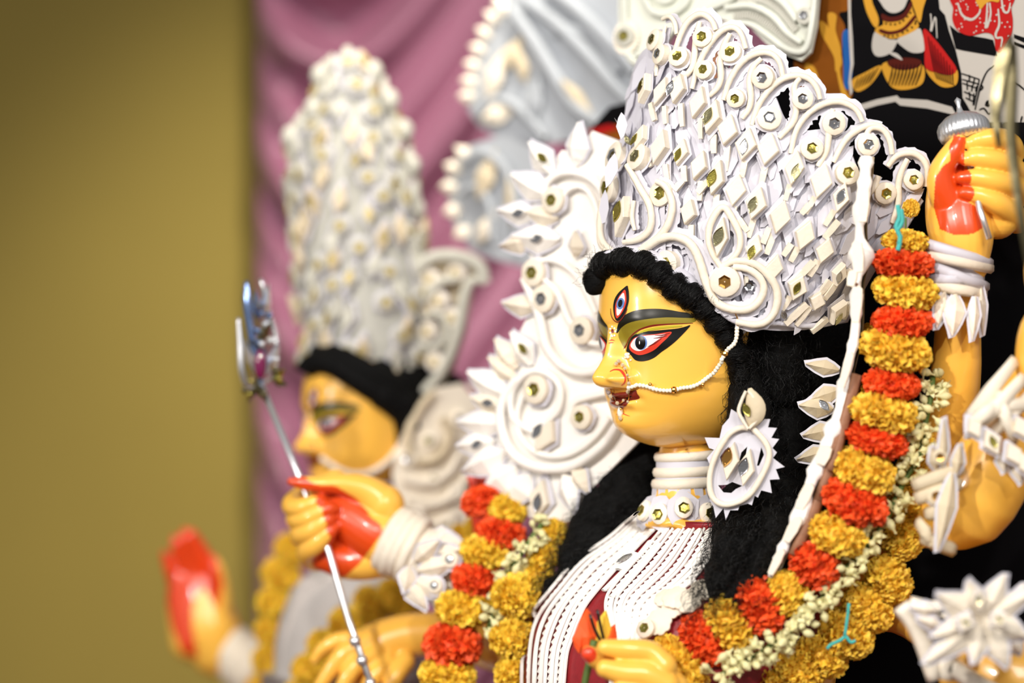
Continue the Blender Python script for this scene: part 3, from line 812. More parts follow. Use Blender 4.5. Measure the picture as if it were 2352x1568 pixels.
# ------------------------------------------------------------------ the tall headdress
A2 = lambda pts: Z(1350, 0, 3.135, pts)
A3 = lambda pts: Z(1350, 350, 3.36, pts)
A5 = lambda pts: Z(1850, 0, 2.85, pts)
CTRL = [
    [(1394,612,2.868),(1450,612,2.815),(1540,630,2.78),(1640,702,2.76),(1730,752,2.752),(1840,758,2.768),(1945,740,2.81)],
    [(1396,470,2.866),(1450,465,2.812),(1540,480,2.776),(1660,520,2.752),(1780,560,2.742),(1900,590,2.75),(2010,620,2.775)],
    [(1424,320,2.862),(1484,300,2.812),(1570,310,2.778),(1690,340,2.752),(1810,390,2.738),(1945,440,2.738),(2085,520,2.748)],
    [(1505,30,2.858),(1560,10,2.815),(1640,15,2.78),(1745,45,2.755),(1880,120,2.738),(2035,255,2.735),(2165,380,2.738)]]
def crown_pt(u, v):
    rows = []
    for row in CTRL: rows.append(cr(row, 41))
    return rows
_cr = [cr(r, 61) for r in CTRL]
CG = []
for j in range(61):
    CG.append(cr([r[j] for r in _cr], 41))
CG = [[CG[j][i] for j in range(61)] for i in range(41)]          # [v][u]
guide = MB(); guide.grid([[P(*c) for c in row] for row in CG])
CS = Surf(guide.bvh(), 2.76)
hd = thing('goddess_headdress', P(1680, 720, 2.83), 'tall white pith headdress studded with mirrors on the large goddess statue', 'headdress')
mesh('rim_band', rim_m, 'paper', hd)
# paper base: stops below the open arches of the rim
top = lambda u: .80 + .05 * math.sin(u * 21) - .06 * u
m = MB(); G = []
for i in range(29):
    row = []
    for j in range(61):
        v = i / 28 * top(j / 60) * 40; a = int(min(39, v)); f = v - a
        row.append(P(*(CG[a][j] * (1 - f) + CG[a + 1][j] * f)))
    G.append(row)
back = [[p + Vector((.002, .007, 0)) for p in row] for row in G]
m.grid(G); m.grid([list(reversed(r)) for r in back])
mesh('base_sheet', m, 'paper', hd)
q = MB(); q.v = [mirror(v) for v in m.v]; q.f = [tuple(reversed(f)) for f in m.f]; q.mi = m.mi
mesh('far_base_sheet', q, 'paper', hd)

# scraps of cut paper layered over the base
def scrap_mesh(k):
    m = MB(); s = random.Random(k); j = lambda: s.uniform(.85, 1.15)
    o = [(.5 * j(), -.1), (.28 * j(), .55), (0, .95 * j()), (-.36 * j(), .5), (-.5 * j(), -.05), (-.12, -.9 * j()), (.2, -.75)]
    m.prism(o, Vector(), Matrix.Identity(3), .035); return datamesh('paper_scrap', m, 'paper', False)
SCR = [scrap_mesh(k) for k in range(6)]
def local_dir(px, py):
    """direction the rays of the fan run at this point (px, py): from the ear outward"""
    dx, dy = px - 1620, py - 1000; l = math.hypot(dx, dy); return dx / l, dy / l
rs = random.Random(21)
ns = 0
for i in range(12):
    for j in range(15):
        u = (j + rs.uniform(-.35, .35) + .5 * (i % 2)) / 15; v = (i + rs.uniform(-.3, .3)) / 13 * .80 + .085
        if not 0 < u < 1 or v > top(u) * .97 or ns > 296: continue
        c = CG[int(min(40, max(0, v * 40)))][int(u * 60)]
        L, N = CS.hit(c[0], c[1]); dx, dy = local_dir(c[0], c[1])
        roll = math.atan2(dx, -dy)
        B = frame(N, -roll + rs.uniform(-.35, .35), (rs.uniform(-.30, .05), rs.uniform(-.22, .22)))
        s = rs.uniform(.012, .020)
        mw = Matrix.Translation(L + N * rs.uniform(.002, .005)) @ B.to_4x4() @ Matrix.Diagonal((s, s * 1.35, s, 1))
        inst('paper_scrap', SCR[rs.randrange(6)], mw, hd); ns += 1

MED = [(1520.6,99,26,'mirror'),(1534,131,24,'mirror_s'),(1570,139,24,'mirror_g'),(1623,91,24,'mirror_g'),(1627.5,166,22,'mirror_g'),(1685,126,25,'mirror_g'),(1758,180,26,'mirror_s'),(1696,228,21,'mirror_g'),
       (1843,230,24,'mirror_s'),(1768,276,28,'mirror_s'),(1913,284,27,'mirror_s'),(1862,343,26,'mirror_g'),(1990,333,25,'mirror_s'),(1940,399,27,'mirror_g'),(2029,442,25,'mirror_g'),(2094,414,23,'mirror_g'),
       (1431,365,30,'mirror_s'),(1482,368,28,'mirror'),(1530,448,30,'mirror_g'),(1418,434,30,'mirror_g'),(1545,604,30,'mirror_g')]
for x, y, r, mt in MED:
    medallion(hd, CS, x, y, r * (1.12 if x < 1500 else 1), mt, lift=.006, th=R.uniform(.006, .010), sr=.52, tilt=(R.uniform(-.12, .12), R.uniform(-.25, .1)))
medallion(hd, CS, 1674.5, 645, 35, 'gold', lift=.014, th=.009, sr=.45)
LOZ = [  # centre, half width, half height, leaf centre or None
    *[(1350 + x / 3.135, y / 3.135, w / 3.135, h / 3.135, (1350 + a / 3.135, b / 3.135) if a else None) for x, y, w, h, a, b in [
        (480,660,55,110,470,650),(575,680,52,110,0,0),(690,660,56,110,655,665),(830,755,56,120,0,0),(930,865,66,128,905,860),(1030,955,72,116,0,0),(1160,1055,76,122,1145,1075),(1310,1090,76,122,0,0),
        (1490,1220,66,130,1495,1250),(1675,1310,76,130,0,0),(1815,1420,58,115,1798,1405),(440,1010,50,90,408,1030),(570,1080,60,130,0,0),(705,1115,58,100,690,1135),(830,1210,56,112,0,0),(950,1290,58,130,925,1300),(1080,1380,70,120,0,0),(1225,1470,72,122,1197,1480)]],
    *[(1350 + x / 3.36, 350 + y / 3.36, w / 3.36, h / 3.36, (1350 + a / 3.36, 350 + b / 3.36) if a else None) for x, y, w, h, a, b in [
        (815,470,62,100,0,0),(1475,500,76,132,0,0),(1655,630,72,118,0,0),(1810,740,66,104,0,0),(1290,745,60,115,1270,770),(1430,880,62,108,0,0),(1590,1020,72,104,1570,1020),(1730,1120,62,74,0,0),(1895,905,48,92,1875,915),(1875,1190,72,104,1858,1230),(345,500,56,165,332,460)]]]
for x, y, w, h, lf in LOZ:
    lozenge(hd, CS, x, y, w * 1.06, h, lf, rot=-.22 + R.uniform(-.1, .06), mt=R.choice(['mirror_g', 'mirror_s', 'mirror_g', 'mirror']), lift=.009, th=R.uniform(.007, .012), tilt=(R.uniform(-.1, .1), R.uniform(-.2, .1)))
    if y > 180:
        dx, dy = local_dir(x, y); l = R.uniform(34, 58)
        stick(hd, CS, x - dx * h * .9, y - dy * h * .9, x - dx * (h * .9 + l) + R.uniform(-4, 2), y - dy * (h * .9 + l), R.uniform(8, 10.5), lift=.006)
for x0, y0, x1, y1 in ((1350+1180/3.36,350+520/3.36,1350+1240/3.36,350+610/3.36),(1350+1350/3.36,350+700/3.36,1350+1400/3.36,350+580/3.36),(1350+1700/3.36,350+400/3.36,1350+1640/3.36,350+470/3.36),(1350+1720/3.36,350+830/3.36,1350+1600/3.36,350+960/3.36),(1350+1660/3.36,350+1150/3.36,1350+1500/3.36,350+1310/3.36),
                       (1350+1880/3.36,350+980/3.36,1350+1790/3.36,350+1110/3.36),(1350+1560/3.36,350+700/3.36,1350+1500/3.36,350+790/3.36),(1350+1920/3.36,350+520/3.36,1350+1810/3.36,350+650/3.36),(1350+1980/3.36,350+880/3.36,1350+2010/3.36,350+1000/3.36),(1350+1990/3.36,350+1120/3.36,1350+1930/3.36,350+1250/3.36),
                       (1350+870/3.36,350+320/3.36,1350+950/3.36,350+230/3.36),(1350+700/3.36,350+300/3.36,1350+760/3.36,350+230/3.36)):
    stick(hd, CS, x0, y0, x1, y1, 10, lift=.008)
ARCH = [A2(p) for p in [
    [(650,400),(690,280),(740,180),(810,120),(870,120),(920,170),(940,230)], [(770,650),(810,500),(870,370),(950,260),(1020,210),(1080,210),(1120,260),(1150,360)],
    [(990,730),(1030,600),(1100,480),(1180,410),(1270,385),(1340,400),(1390,460),(1410,560)], [(1190,910),(1230,780),(1310,660),(1400,580),(1500,550),(1590,570),(1650,640),(1670,720)],
    [(1460,1110),(1500,950),(1580,830),(1680,760),(1790,735),(1880,760),(1940,810),(1970,880)], [(570,150),(620,130),(655,180),(665,260)],
    [(1120,860),(1170,790),(1185,700),(1175,600),(1200,490),(1260,430)], [(1380,1000),(1470,900),(1500,820),(1500,740),(1490,630),(1530,570)], [(1650,1200),(1710,1100),(1730,980),(1730,900),(1760,790)],
    [(890,700),(950,640),(975,560),(970,450),(1000,330),(1040,250)], [(640,590),(720,560),(780,480),(800,300),(830,170)], [(520,560),(530,460),(560,330),(590,200)],[(1760,1170),(1850,1010),(1950,930),(2040,900),(2110,915)]]]
ARCH += [A5(p) for p in [[(530,1090),(590,1020),(680,1000),(750,1030),(790,1100),(785,1220)], [(560,1450),(600,1330),(600,1200),(620,1120),(660,1040)], [(380,920),(420,840),(500,850),(545,920),(560,1010)], [(350,1300),(430,1240),(470,1150)]]]
for i, a in enumerate(ARCH): coil(hd, CS, a, 7.8 if i not in (5, 11) else 6, lift=.004, pw=2.6 if i < 5 else 1.8, name='arch')
SW = [(A3([(190,560),(200,700),(270,770),(400,785),(500,740),(600,670),(700,645),(800,680),(860,750),(900,850),(940,990),(1000,1130),(1080,1190),(1180,1210),(1260,1190),(1330,1110),(1350,1020),(1310,940),(1230,890),(1140,880)]), 10.5),
      (A3([(1050,880),(1150,835),(1280,850),(1380,930),(1440,1050),(1430,1180),(1370,1280),(1280,1320),(1150,1300)]), 9.5),
      (A3([(350,690),(450,670),(530,600),(545,500),(525,400),(470,300),(420,200),(375,120)]), 8.5), (A3([(480,730),(600,650),(670,550),(695,430),(680,350),(640,270),(580,240)]), 9),
      (A3([(1060,890),(1000,800),(960,680),(975,550),(1060,425),(1130,510),(1188,640),(1180,760),(1110,840)]), 8.5), (A3([(420,380),(405,500),(425,600)]), 6), (A3([(205,380),(190,560),(210,690),(300,775)]), 9)]
for pts, r in SW: coil(hd, CS, pts, r, lift=.012, pw=2.0, plift=.011, name='scroll')
lozenge(hd, CS, 1663, 545, 18, 46, (1660, 543), rot=-.15, lift=.014)
for x, y, r in ((1793, 719, 14), (1722, 657, 11)):
    L, N = CS.hit(x, y); sequin('loose_sequin', hd, L + N * .012, frame(N, .5 if x > 1750 else 0), r * L.y / FPX, 'leaf' if x > 1750 else 'round', 'mirror_s')
# pale rim along the hairline and a thin paper leaf standing off the front edge
coil(hd, CS, A3([(480,800),(560,850),(640,940),(760,1020),(900,1110),(1020,1200),(1130,1290),(1300,1335)]), 9, lift=.002, mt='paper', paper=False, name='rim_roll')
coil(hd, CS, A3([(1280,1330),(1450,1310),(1600,1325),(1760,1320),(1960,1275)]), 7, lift=.002, mt='paper', paper=False, name='rim_roll')
m = MB(); a, b = P(1411, 270, 2.80), P(1462, 352, 2.83); n_ = Vector((.35, -.9, .2)); w = Vector((.012, .0, -.012))
m.add([a, a * .6 + b * .4 + w * .5, b + w * .4, b - w * .3, a * .6 + b * .4 - w * .35], [(0, 1, 2, 3, 4)]); m.add([v + Vector((0, .001, 0)) for v in m.v], [(4, 3, 2, 1, 0)])
sp = mesh('paper_leaf', m, 'paper', hd, smooth=False)
sequin('sequin', sp, P(1441, 322, 2.812), frame(Vector((-.5, -.8, .1)), .6), .007, 'leaf', 'mirror')

# ------------------------------------------------------------------ pearl chain and nose ring
chain = thing('nose_chain', HS.hit(1446, 885)[0], 'string of small pearls hooked from nose to headdress across the yellow cheek', 'chain')
cp = FZ([(452,1052),(490,1050),(520,1046),(590,1056),(660,1078),(740,1084),(800,1074),(830,1065),(900,1055),(960,1028),(1010,990),(1055,955),(1090,905),(1125,855),(1160,795),(1205,755),(1225,710),(1230,640)])
pl = cr(cp, 44)
pm = MB(); pm.ball((0, 0, 0), 1, 14, 9); PEARL = datamesh('pearl', pm, 'pearl')
bm_ = MB(); bm_.ball((0, 0, 0), 1, 9, 6); BEAD = datamesh('gold_bead', bm_, 'gold', False)
cpts = []
for i, p in enumerate(pl):
    L, N = HS.hit(*p) if p[0] < 1655 else (P(p[0], p[1], 2.745), Vector((0, -1, 0)))
    if p[0] >= 1610: L = P(p[0], p[1], min(L.y, 2.78 - (p[0] - 1610) / 62 * .038 if p[0] < 1672 else 2.742))
    c = L + N * .0042; cpts.append(c)
    big = i in (14, 34)
    if big: inst('gold_bead', BEAD, Matrix.Translation(c) @ Matrix.Scale(.0042, 4), chain)
    elif i in (7, 23): 
        inst('pearl', PEARL, Matrix.Translation(c) @ Matrix.Scale(.0027, 4), chain); inst('gold_bead', BEAD, Matrix.Translation(c + Vector((0, -.001, .0035 if i == 7 else -.004))) @ Matrix.Scale(.0022, 4), chain)
    else: inst('pearl', PEARL, Matrix.Translation(c) @ Matrix.Scale(.0026 * R.uniform(.94, 1.05), 4), chain)
m = MB(); m.tube(cpts, .0005, 5); mesh('thread', m, 'shola', chain)
m = MB(); hk = [P(*q, 2.738) for q in cr(FZ([(1230,640),(1245,600),(1232,560),(1220,530),(1222,512),(1240,506),(1258,512),(1262,525)]), 24)]; m.tube(hk, .0008, 6); mesh('hook', m, 'gold', chain)

ring_px = FZ([(360,905),(368,880),(400,905),(425,950),(440,995),(452,1050),(460,1100),(455,1140),(430,1170),(400,1180),(370,1170),(348,1130),(335,1095),(325,1085)])
nr = thing('nose_ring', HS.hit(1419, 865)[0], 'gold nose ring set with clear beads and a drop pearl over the lips', 'nose ring')
rp = [HS.hit(*q) for q in cr(ring_px, 40)]
rpts = [a + b * .0035 for a, b in rp]
m = MB(); m.tube(rpts, .0007, 6); mesh('wire', m, 'gold', nr)
cm = MB(); cm.ball((0, 0, 0), 1, 8, 5); CRY = datamesh('crystal_bead', cm, 'crystal', False)
for i in list(range(0, 38, 3)): inst('crystal_bead', CRY, Matrix.Translation(rpts[i] + rp[i][1] * .001) @ Matrix.Scale(.0021 * R.uniform(.85, 1.25), 4), nr)
L, N = HS.hit(*FZ([(405, 1200)])[0]); L2, N2 = HS.hit(*FZ([(408, 1246)])[0]); L2 = L2 + N2 * .004
inst('gold_bead', BEAD, Matrix.Translation(L + N * .004) @ Matrix.Scale(.0016, 4), nr)
m = MB()
m.grid([[L2 + Vector((r * math.cos(a), r * math.sin(a), z)) for a in (2 * math.pi * j / 12 for j in range(12))] for z, r in ((.0085,.0004),(.006,.0014),(.002,.003),(-.002,.0036),(-.0055,.0025),(-.007,.0004))], wrap=True)
mesh('drop_pearl', m, 'pearl', nr)
L3, N3 = HS.hit(*FZ([(405, 1290)])[0]); inst('crystal_bead', CRY, Matrix.Translation(L3 + N3 * .003) @ Matrix.Scale(.0026, 4), nr)
st = thing('cheek_stud', HS.hit(1443, 818)[0], 'tiny cluster of white stones stuck below the inner corner of the eye', 'jewel')
for x, y, r in ((440,830,.0026),(450,845,.0022),(432,848,.0018),(455,825,.0018),(470,868,.0012)):
    L, N = HS.hit(*FZ([(x, y)])[0]); inst('white_stone', PEARL, Matrix.Translation(L + N * .001) @ Matrix.Scale(r, 4), st)

# ------------------------------------------------------------------ earring
EZ = lambda pts: Z(1450, 850, 3.92, pts)
class Plane(Surf):
    def __init__(s, p, n): s.p = Vector(p); s.nn = Vector(n).normalized(); s.d = s.p.y
    def hit(s, px, py):
        r = ray(px, py); t = (s.p - EYE).dot(s.nn) / r.dot(s.nn); q = EYE + r * t; s.d = q.y
        return q, (s.nn if s.nn.dot(r) < 0 else -s.nn)
def sheet(mb, surf, outer, th, holes=(), step=8, smooth=False, mi=0):
    """paper cut to an outline, with holes, given real thickness"""
    loops = [list(outer)] + [list(h) for h in holes]
    pts = []; ed = []
    for lp in loops:
        o = len(pts); pts += [Vector(p[:2]) for p in lp]; ed += [(o + i, o + (i + 1) % len(lp)) for i in range(len(lp))]
    V2, E, F, *_ = delaunay_2d_cdt(pts, ed, [], 0, 1e-4)
    fr = []; 
    for f in F:
        c = sum((V2[i] for i in f), Vector((0, 0))) / len(f)
        if all(not inpoly(np.array([c.x]), np.array([c.y]), h)[0] for h in holes) and inpoly(np.array([c.x]), np.array([c.y]), loops[0])[0]: fr.append(tuple(f))
    hits = [surf.hit(p.x, p.y) for p in V2]
    A = [h[0] for h in hits]; B = [h[0] - h[1] * th for h in hits]; k = len(A)
    cnt = {}
    for f in fr:
        for i in range(len(f)): cnt[(f[i], f[(i + 1) % len(f)])] = 1
    side = [(b, a, a + k, b + k) for (a, b) in cnt if (b, a) not in cnt]
    return mb.add(A + B, fr + [tuple(i + k for i in reversed(f)) for f in fr] + side, mi)
ER = thing('earring', P(1700, 880, 2.72), 'large white cut-paper earring with two leaf mirrors hanging by the jaw', 'earring')
EP = Plane(P(1705, 1060, 2.712), (-.28, -.95, -.05))
# toothed paper disc with cut-outs
out = []
cx, cy = 1708, 1065
rim_l = EZ([(1040,520),(1000,480),(900,440),(810,570),(780,680),(735,800),(720,900),(710,1040),(740,1150),(800,1220),(900,1235),(1000,1200),(1100,1130),(1170,1030),(1240,880),(1270,760),(1240,660),(1190,590),(1120,510)])
teeth = EZ([(1060,500),(1010,420),(900,350),(880,430),(820,500),(795,610),(660,605),(700,700),(745,715),(680,790),(715,870),(700,960),(715,1060),(705,1170),(740,1230),(760,1330),(830,1240),(850,1350),(890,1260),(960,1260),(975,1220),(1050,1200),(1085,1215),(1110,1130),(1140,1145),(1170,1080),(1265,1105),(1245,985),(1335,980),(1300,890),(1380,870),(1275,790),(1310,740),(1270,700),(1330,620),(1260,610),(1310,520),(1230,515),(1250,440),(1200,440),(1150,490)])
h1 = EZ([(880,685),(860,760),(815,850),(798,780),(840,720)]); h2 = EZ([(1045,685),(1030,770),(965,840),(990,740)]); h3 = EZ([(1170,690),(1195,760),(1150,860),(1130,860)])
h4 = EZ([(780,1035),(860,1030),(910,1005),(1000,1040),(940,1070),(900,1105),(830,1100)])
m = MB(); sheet(m, EP, teeth, .0008, [h1, h2, h3, h4]); eb = mesh('paper_disc', m, 'paper', ER, smooth=False)
coil(ER, EP, EZ([(1060,520),(1000,510),(900,560),(830,650),(760,780),(715,930),(715,1080),(760,1170),(850,1210),(980,1180),(1080,1110),(1160,990),(1230,850),(1250,740),(1210,640),(1100,520)]), 7, lift=.001, paper=False, name='rim_strip', n=60, taper=.95)
lozenge(ER, EP, 1450 + 905/3.92, 850 + 815/3.92, 19, 45, (1450 + 880/3.92, 850 + 775/3.92), rot=-.18, lift=.001, mt='gold', paper=0)
lozenge(ER, EP, 1450 + 1050/3.92, 850 + 870/3.92, 19, 44, (1450 + 1028/3.92, 850 + 858/3.92), rot=-.18, lift=.001, mt='mirror_s', paper=0)
# upper bud of folded pith
m = MB(); pb = [EP.hit(*q)[0] + Vector((0, -.008, 0)) for q in cr(EZ([(1060,160),(1080,230),(1110,320),(1100,400),(1070,510)]), 14)]
m.tube(pb, [.002, .004, .0065, .008, .0095, .0105, .0115, .012, .012, .0115, .0105, .0085, .006, .003], 10, flat=.5, up=Vector((-.3, -.95, 0))); bd = mesh('pith_bud', m, 'shola_tan', ER, autosmooth=40)
coil(ER, EP, EZ([(1050,180),(1010,270),(985,360),(1020,440),(1070,520)]), 4.5, lift=.010, paper=False, name='bud_strip'); coil(ER, EP, EZ([(1065,180),(1140,270),(1180,370),(1140,450),(1075,520)]), 4.5, lift=.008, paper=False, name='bud_strip')
L, N = EP.hit(1450 + 1025/3.92, 850 + 352/3.92); sequin('leaf_sequin', ER, L + Vector((0, -.016, 0)), frame(N, .45), .0088, 'leaf', 'mirror_g')

# ------------------------------------------------------------------ choker: three coiled bands, then a row of mirror discs
ck = thing('choker', P(1575, 1180, 2.82), 'white pith choker of stacked bands above a row of mirror discs on the neck', 'choker')
def band(c, r, th, tilt=.0, flat=1.5, mt='shola', name='band'):
    m = MB(); n = 48; pts = [c + Vector((math.cos(a) * r, math.sin(a) * r, math.cos(a) * tilt)) for a in (2 * math.pi * i / n for i in range(n + 1))]
    ups = [Vector((0, 0, 1))] * (n + 1)
    m.tube(pts, th, 8, up=ups, flat=flat, caps=False); return mesh(name, m, mt, ck)
def nk(py): return P(np.interp(py, [1000, 1050, 1120, 1180], [1582, 1576, 1572, 1568]), py, 2.857)
for py_, rr_, th in ((1046, .0345, .0042), (1081, .0345, .0045), (1108, .0352, .0048)): band(nk(py_), rr_, th, .002, 1.35)
for py_, rr_ in ((1063, .0352), (1095, .0352)):
    m = MB(); n = 40
    m.grid([[nk(py_) + Vector((math.cos(2 * math.pi * j / n) * rr_, math.sin(2 * math.pi * j / n) * rr_, z)) for j in range(n)] for z in (-.008, 0, .008)], wrap=True); mesh('paper_band', m, 'paper', ck)
for k in range(15):
    a = -math.pi / 2 + (k - 7) * .42; c = nk(1132) + Vector((math.cos(a) * .037, math.sin(a) * .037, 0)); d = Vector((math.cos(a), math.sin(a), .1)).normalized()
    B = frame(d, .1); q = MB(); q.prism([(.006, .012), (-.006, .012), (-.0045, -.016), (.0045, -.016)], c, B, .0008); mesh('paper_tab', q, 'paper', ck, smooth=False)
for px_, py_, a in ((1500, 1180, -2.75), (1531, 1182, -2.2), (1567, 1168, -1.63), (1613, 1180, -1.02), (1650, 1186, -.4)):
    d = Vector((math.cos(a), math.sin(a), .25)).normalized(); c = Vector((nk(1176).x, nk(1176).y, 0)) + Vector((math.cos(a), math.sin(a), 0)) * .046; c.z = zr(py_, 2.81)
    pl_ = Plane(c, d); B = frame(d, 0, (R.uniform(-.15, .1), R.uniform(-.15, .15)))
    q = MB(); q.prism([(r_ * math.cos(t), r_ * 1.15 * math.sin(t)) for t, r_ in ((2 * math.pi * i / 14, .0185 * R.uniform(.9, 1.15)) for i in range(14))], c, B, .0008); o = mesh('paper_backing', q, 'paper', ck, smooth=False)
    q = MB(); q.prism(ngon(.0125, 18, .88, .03), c, B, .007, bevel=.002, lift=.002); o = mesh('disc', q, 'shola2', ck, autosmooth=50); sequin('sequin', o, c + B @ Vector((0, -.001, .0095)), B, .0072, 'round', 'mirror_g')

# ------------------------------------------------------------------ pith strips over the blouse
co = thing('chest_ornament', TS.hit(1450, 1400)[0], 'white serrated pith strips laid over the crimson blouse from neck to waist', 'ornament')
CT = lambda pts: Z(1200, 1100, 3.35, pts)
Lc = cr(CT([(930,310),(720,500),(500,665),(340,850),(210,1020),(140,1180),(110,1380),(100,1680)]), 40); Mc = cr(CT([(1050,390),(900,540),(730,720),(600,870),(500,1000),(430,1180),(370,1350),(340,1680)]), 40)
M2 = cr(CT([(1080,400),(920,590),(780,750),(670,890),(650,1000),(690,1150),(690,1300),(690,1680)]), 40); Rc = cr(CT([(1440,400),(1340,590),(1250,720),(1110,850),(960,970),(920,1100),(890,1280),(890,1680)]), 40)
def ribbon(root, surf, pts, w, teeth=True, lift=.002, mt='shola_white', name='strip', th=.0018, tooth=.8, n=90):
    L, N = surf.path(pts, n, lift); A = []; B = []; hw = w / FPX * 2.75
    for i in range(n):
        t = (L[min(i + 1, n - 1)] - L[max(0, i - 1)]).normalized(); b = t.cross(N[i]).normalized()
        k = 1 + (tooth * ((i % 3) / 2 - .5) if teeth else 0)
        A.append(L[i] + b * hw * k); B.append(L[i] - b * hw * (1 if teeth != 2 else k))
    m = MB(); up = lambda X: [x + N[i] * th for i, x in enumerate(X)]
    m.grid([A, up(A), [L[i] + N[i] * th * 1.7 for i in range(n)], up(B), B, A]); return mesh(name, m, mt, root, smooth=False)
def between(a, b, t): return [tuple(a[i] * (1 - t) + b[i] * t) for i in range(0, 40, 3)] + [tuple(a[39] * (1 - t) + b[39] * t)]
for t, w, te in ((-.34, 9, 0), (-.16, 9, 1), (.04, 10, 0), (.22, 13, 1), (.38, 5, 0), (.54, 12, 1), (.70, 5, 0), (.84, 11, 1), (.97, 4.5, 0)): ribbon(co, TS, between(Lc, Mc, t), w * .98, te, lift=.002 + .001 * (te == 0))
for t, w, te in ((.02, 6, 0), (.12, 12, 1), (.25, 5, 0), (.36, 13, 1), (.48, 4.5, 0), (.58, 12, 1), (.69, 4.5, 0), (.80, 11, 1), (.91, 4.5, 0), (1.02, 11, 1), (1.14, 4.5, 0), (1.26, 11, 1)): ribbon(co, TS, between(M2, Rc, t), w * .66, te, lift=.002 + .001 * (te == 0))
ribbon(co, TS, CT([(1480,460),(1400,590),(1320,710),(1150,870),(980,1000),(930,1120),(920,1290)]), 5.5, 0); ribbon(co, TS, CT([(1440,520),(1370,620),(1290,700)]), 14, 1)
ribbon(co, TS, CT([(1340,790),(1240,850),(1130,950),(1030,1010)]), 5, 0)
for q in ([(640,880),(760,760),(900,620),(1000,500)], [(700,930),(830,800),(960,640),(1060,520)]): ribbon(co, TS, CT(q), 9, 1, lift=.0035)
# two small leaf sequins, scalloped petals, mirror rosette
L, N = TS.hit(1200 + 812/3.35, 1100 + 648/3.35); o = ribbon(co, TS, CT([(760,720),(810,660),(880,590)]), 15, 0, lift=.004, name='leaf_plate'); sequin('leaf_sequin', o, L + N * .008, frame(N, -.7), .011, 'leaf', 'mirror_s')
def scallop(cx, cy, r, k, th=.003, lift=.006, name='scalloped_disc'):
    L, N = TS.hit(cx, cy); B = frame(N, R.uniform(0, 1)); s = r / FPX * L.y
    m = MB(); m.prism([(s * (1 + .13 * abs(math.sin(a * k / 2))) * math.cos(a) * .95, s * (1 + .13 * abs(math.sin(a * k / 2))) * math.sin(a)) for a in (2 * math.pi * i / 60 for i in range(60))], L + N * lift, B, th, bevel=.001); return mesh(name, m, 'shola', co, autosmooth=40)
for x, y, r in ((1390, 740, 36), (1290, 800, 30)): scallop(1200 + x/3.35, 1100 + y/3.35 + 40, r * .8, 9, lift=.004)
for x, y, r in ((1120, 950, 26), (1200, 960, 30), (1290, 990, 30), (1180, 1000, 26)): scallop(1200 + x/3.35, 1100 + y/3.35, r, 8, lift=.007 + .003 * (x > 1180))
scallop(1200 + 1075/3.35, 1100 + 1120/3.35, 30, 9, lift=.008); ros = medallion(co, TS, 1200 + 1000/3.35, 1100 + 1180/3.35, 23, 'mirror_g', lift=.012, th=.005, paper=0)

# ------------------------------------------------------------------ wrist and arm ornaments of shola
def bangle_wrap(root, c, axis, r, n, spread, th, mt='shola', seed=0):
    """a stack of pith rings wound round an arm"""
    s = random.Random(seed); axis = Vector(axis).normalized(); o = axis.orthogonal().normalized(); p2 = axis.cross(o)
    for k in range(n):
        t = (k / max(1, n - 1) - .5) * spread; tl = s.uniform(-.25, .25) * r * .6; ph = s.uniform(0, 6)
        m = MB(); pts = [c + axis * (t + tl * math.sin(a + ph) * .5) + (o * math.cos(a) + p2 * math.sin(a)) * (r * s.uniform(.99, 1.03)) for a in (2 * math.pi * i / 30 for i in range(31))]
        m.tube(pts, th * s.uniform(.8, 1.2), 6, up=[axis] * 31, flat=1.5, caps=False, sq=True); mesh('ring_strip', m, mt, root)
def petal(root, base, tip, w, mt='shola', name='petal', n=Vector((0, -1, 0)), th=.004, fold=.35, paper=True):
    base, tip = Vector(base), Vector(tip); t = (tip - base); l = t.length; t.normalize(); b = t.cross(n).normalized(); n2 = b.cross(t)
    if n2.y > 0: n2 = -n2
    prof = [(0, .12), (.18, .6), (.42, 1), (.7, .62), (.88, .28), (1, .03)]
    A, C, D = [], [], []
    for s, k in prof:
        p = base + t * l * s + n2 * (math.sin(s * 2.6) * l * .06); A.append(p + b * w * k); C.append(p + n2 * (th + fold * w * k)); D.append(p - b * w * k)
    m = MB(); m.grid([A, C, D, [p - n2 * .0006 for p in D], [p - n2 * .0006 for p in A], A]); o = mesh(name, m, mt, root, smooth=False)
    if paper:
        q = MB(); A2_ = [p + b * .003 - n2 * .0012 - t * 0 for p in A]; D2_ = [p - b * .003 - n2 * .0012 for p in D]; A2_[-1] = A2_[-1] + t * .003
        q.grid([A2_, D2_, [p - n2 * .0006 for p in D2_], [p - n2 * .0006 for p in A2_], A2_]); mesh('paper_backing', q, 'paper', o, smooth=False)
    return o
# raised right-hand fist: wound wristlet with hanging leaves
b1 = thing('wristlet', P(2200, 640, 2.66), 'white pith wristlet with hanging leaves under the raised fist', 'bangle')
for i, (a, b) in enumerate([((2128,560),(2256,598)),((2134,585),(2258,612)),((2140,612),(2250,652)),((2145,655),(2246,672)),((2140,640),(2240,640))]):
    m = MB(); pts = []
    for s in np.linspace(-.15, 1.15, 16):
        x = a[0] + (b[0] - a[0]) * s; y = a[1] + (b[1] - a[1]) * s; u = (s - .5) * 2
        pts.append(P(x, y, 2.72 - .034 * math.sqrt(max(0, 1.4 - u * u))))
    m.tube(pts, .0042, 6, flat=1.5, up=Vector((0, 0, 1)), sq=True); mesh('ring_strip', m, 'shola' if i % 2 else 'paper', b1)
m = MB(); m.grid([[P(2200, y, 2.72) + Vector((math.cos(a) * .0285, math.sin(a) * .0285, 0)) for a in (2 * math.pi * j / 30 for j in range(30))] for y in (560, 600, 640, 680)], wrap=True); mesh('paper_band', m, 'paper', b1)
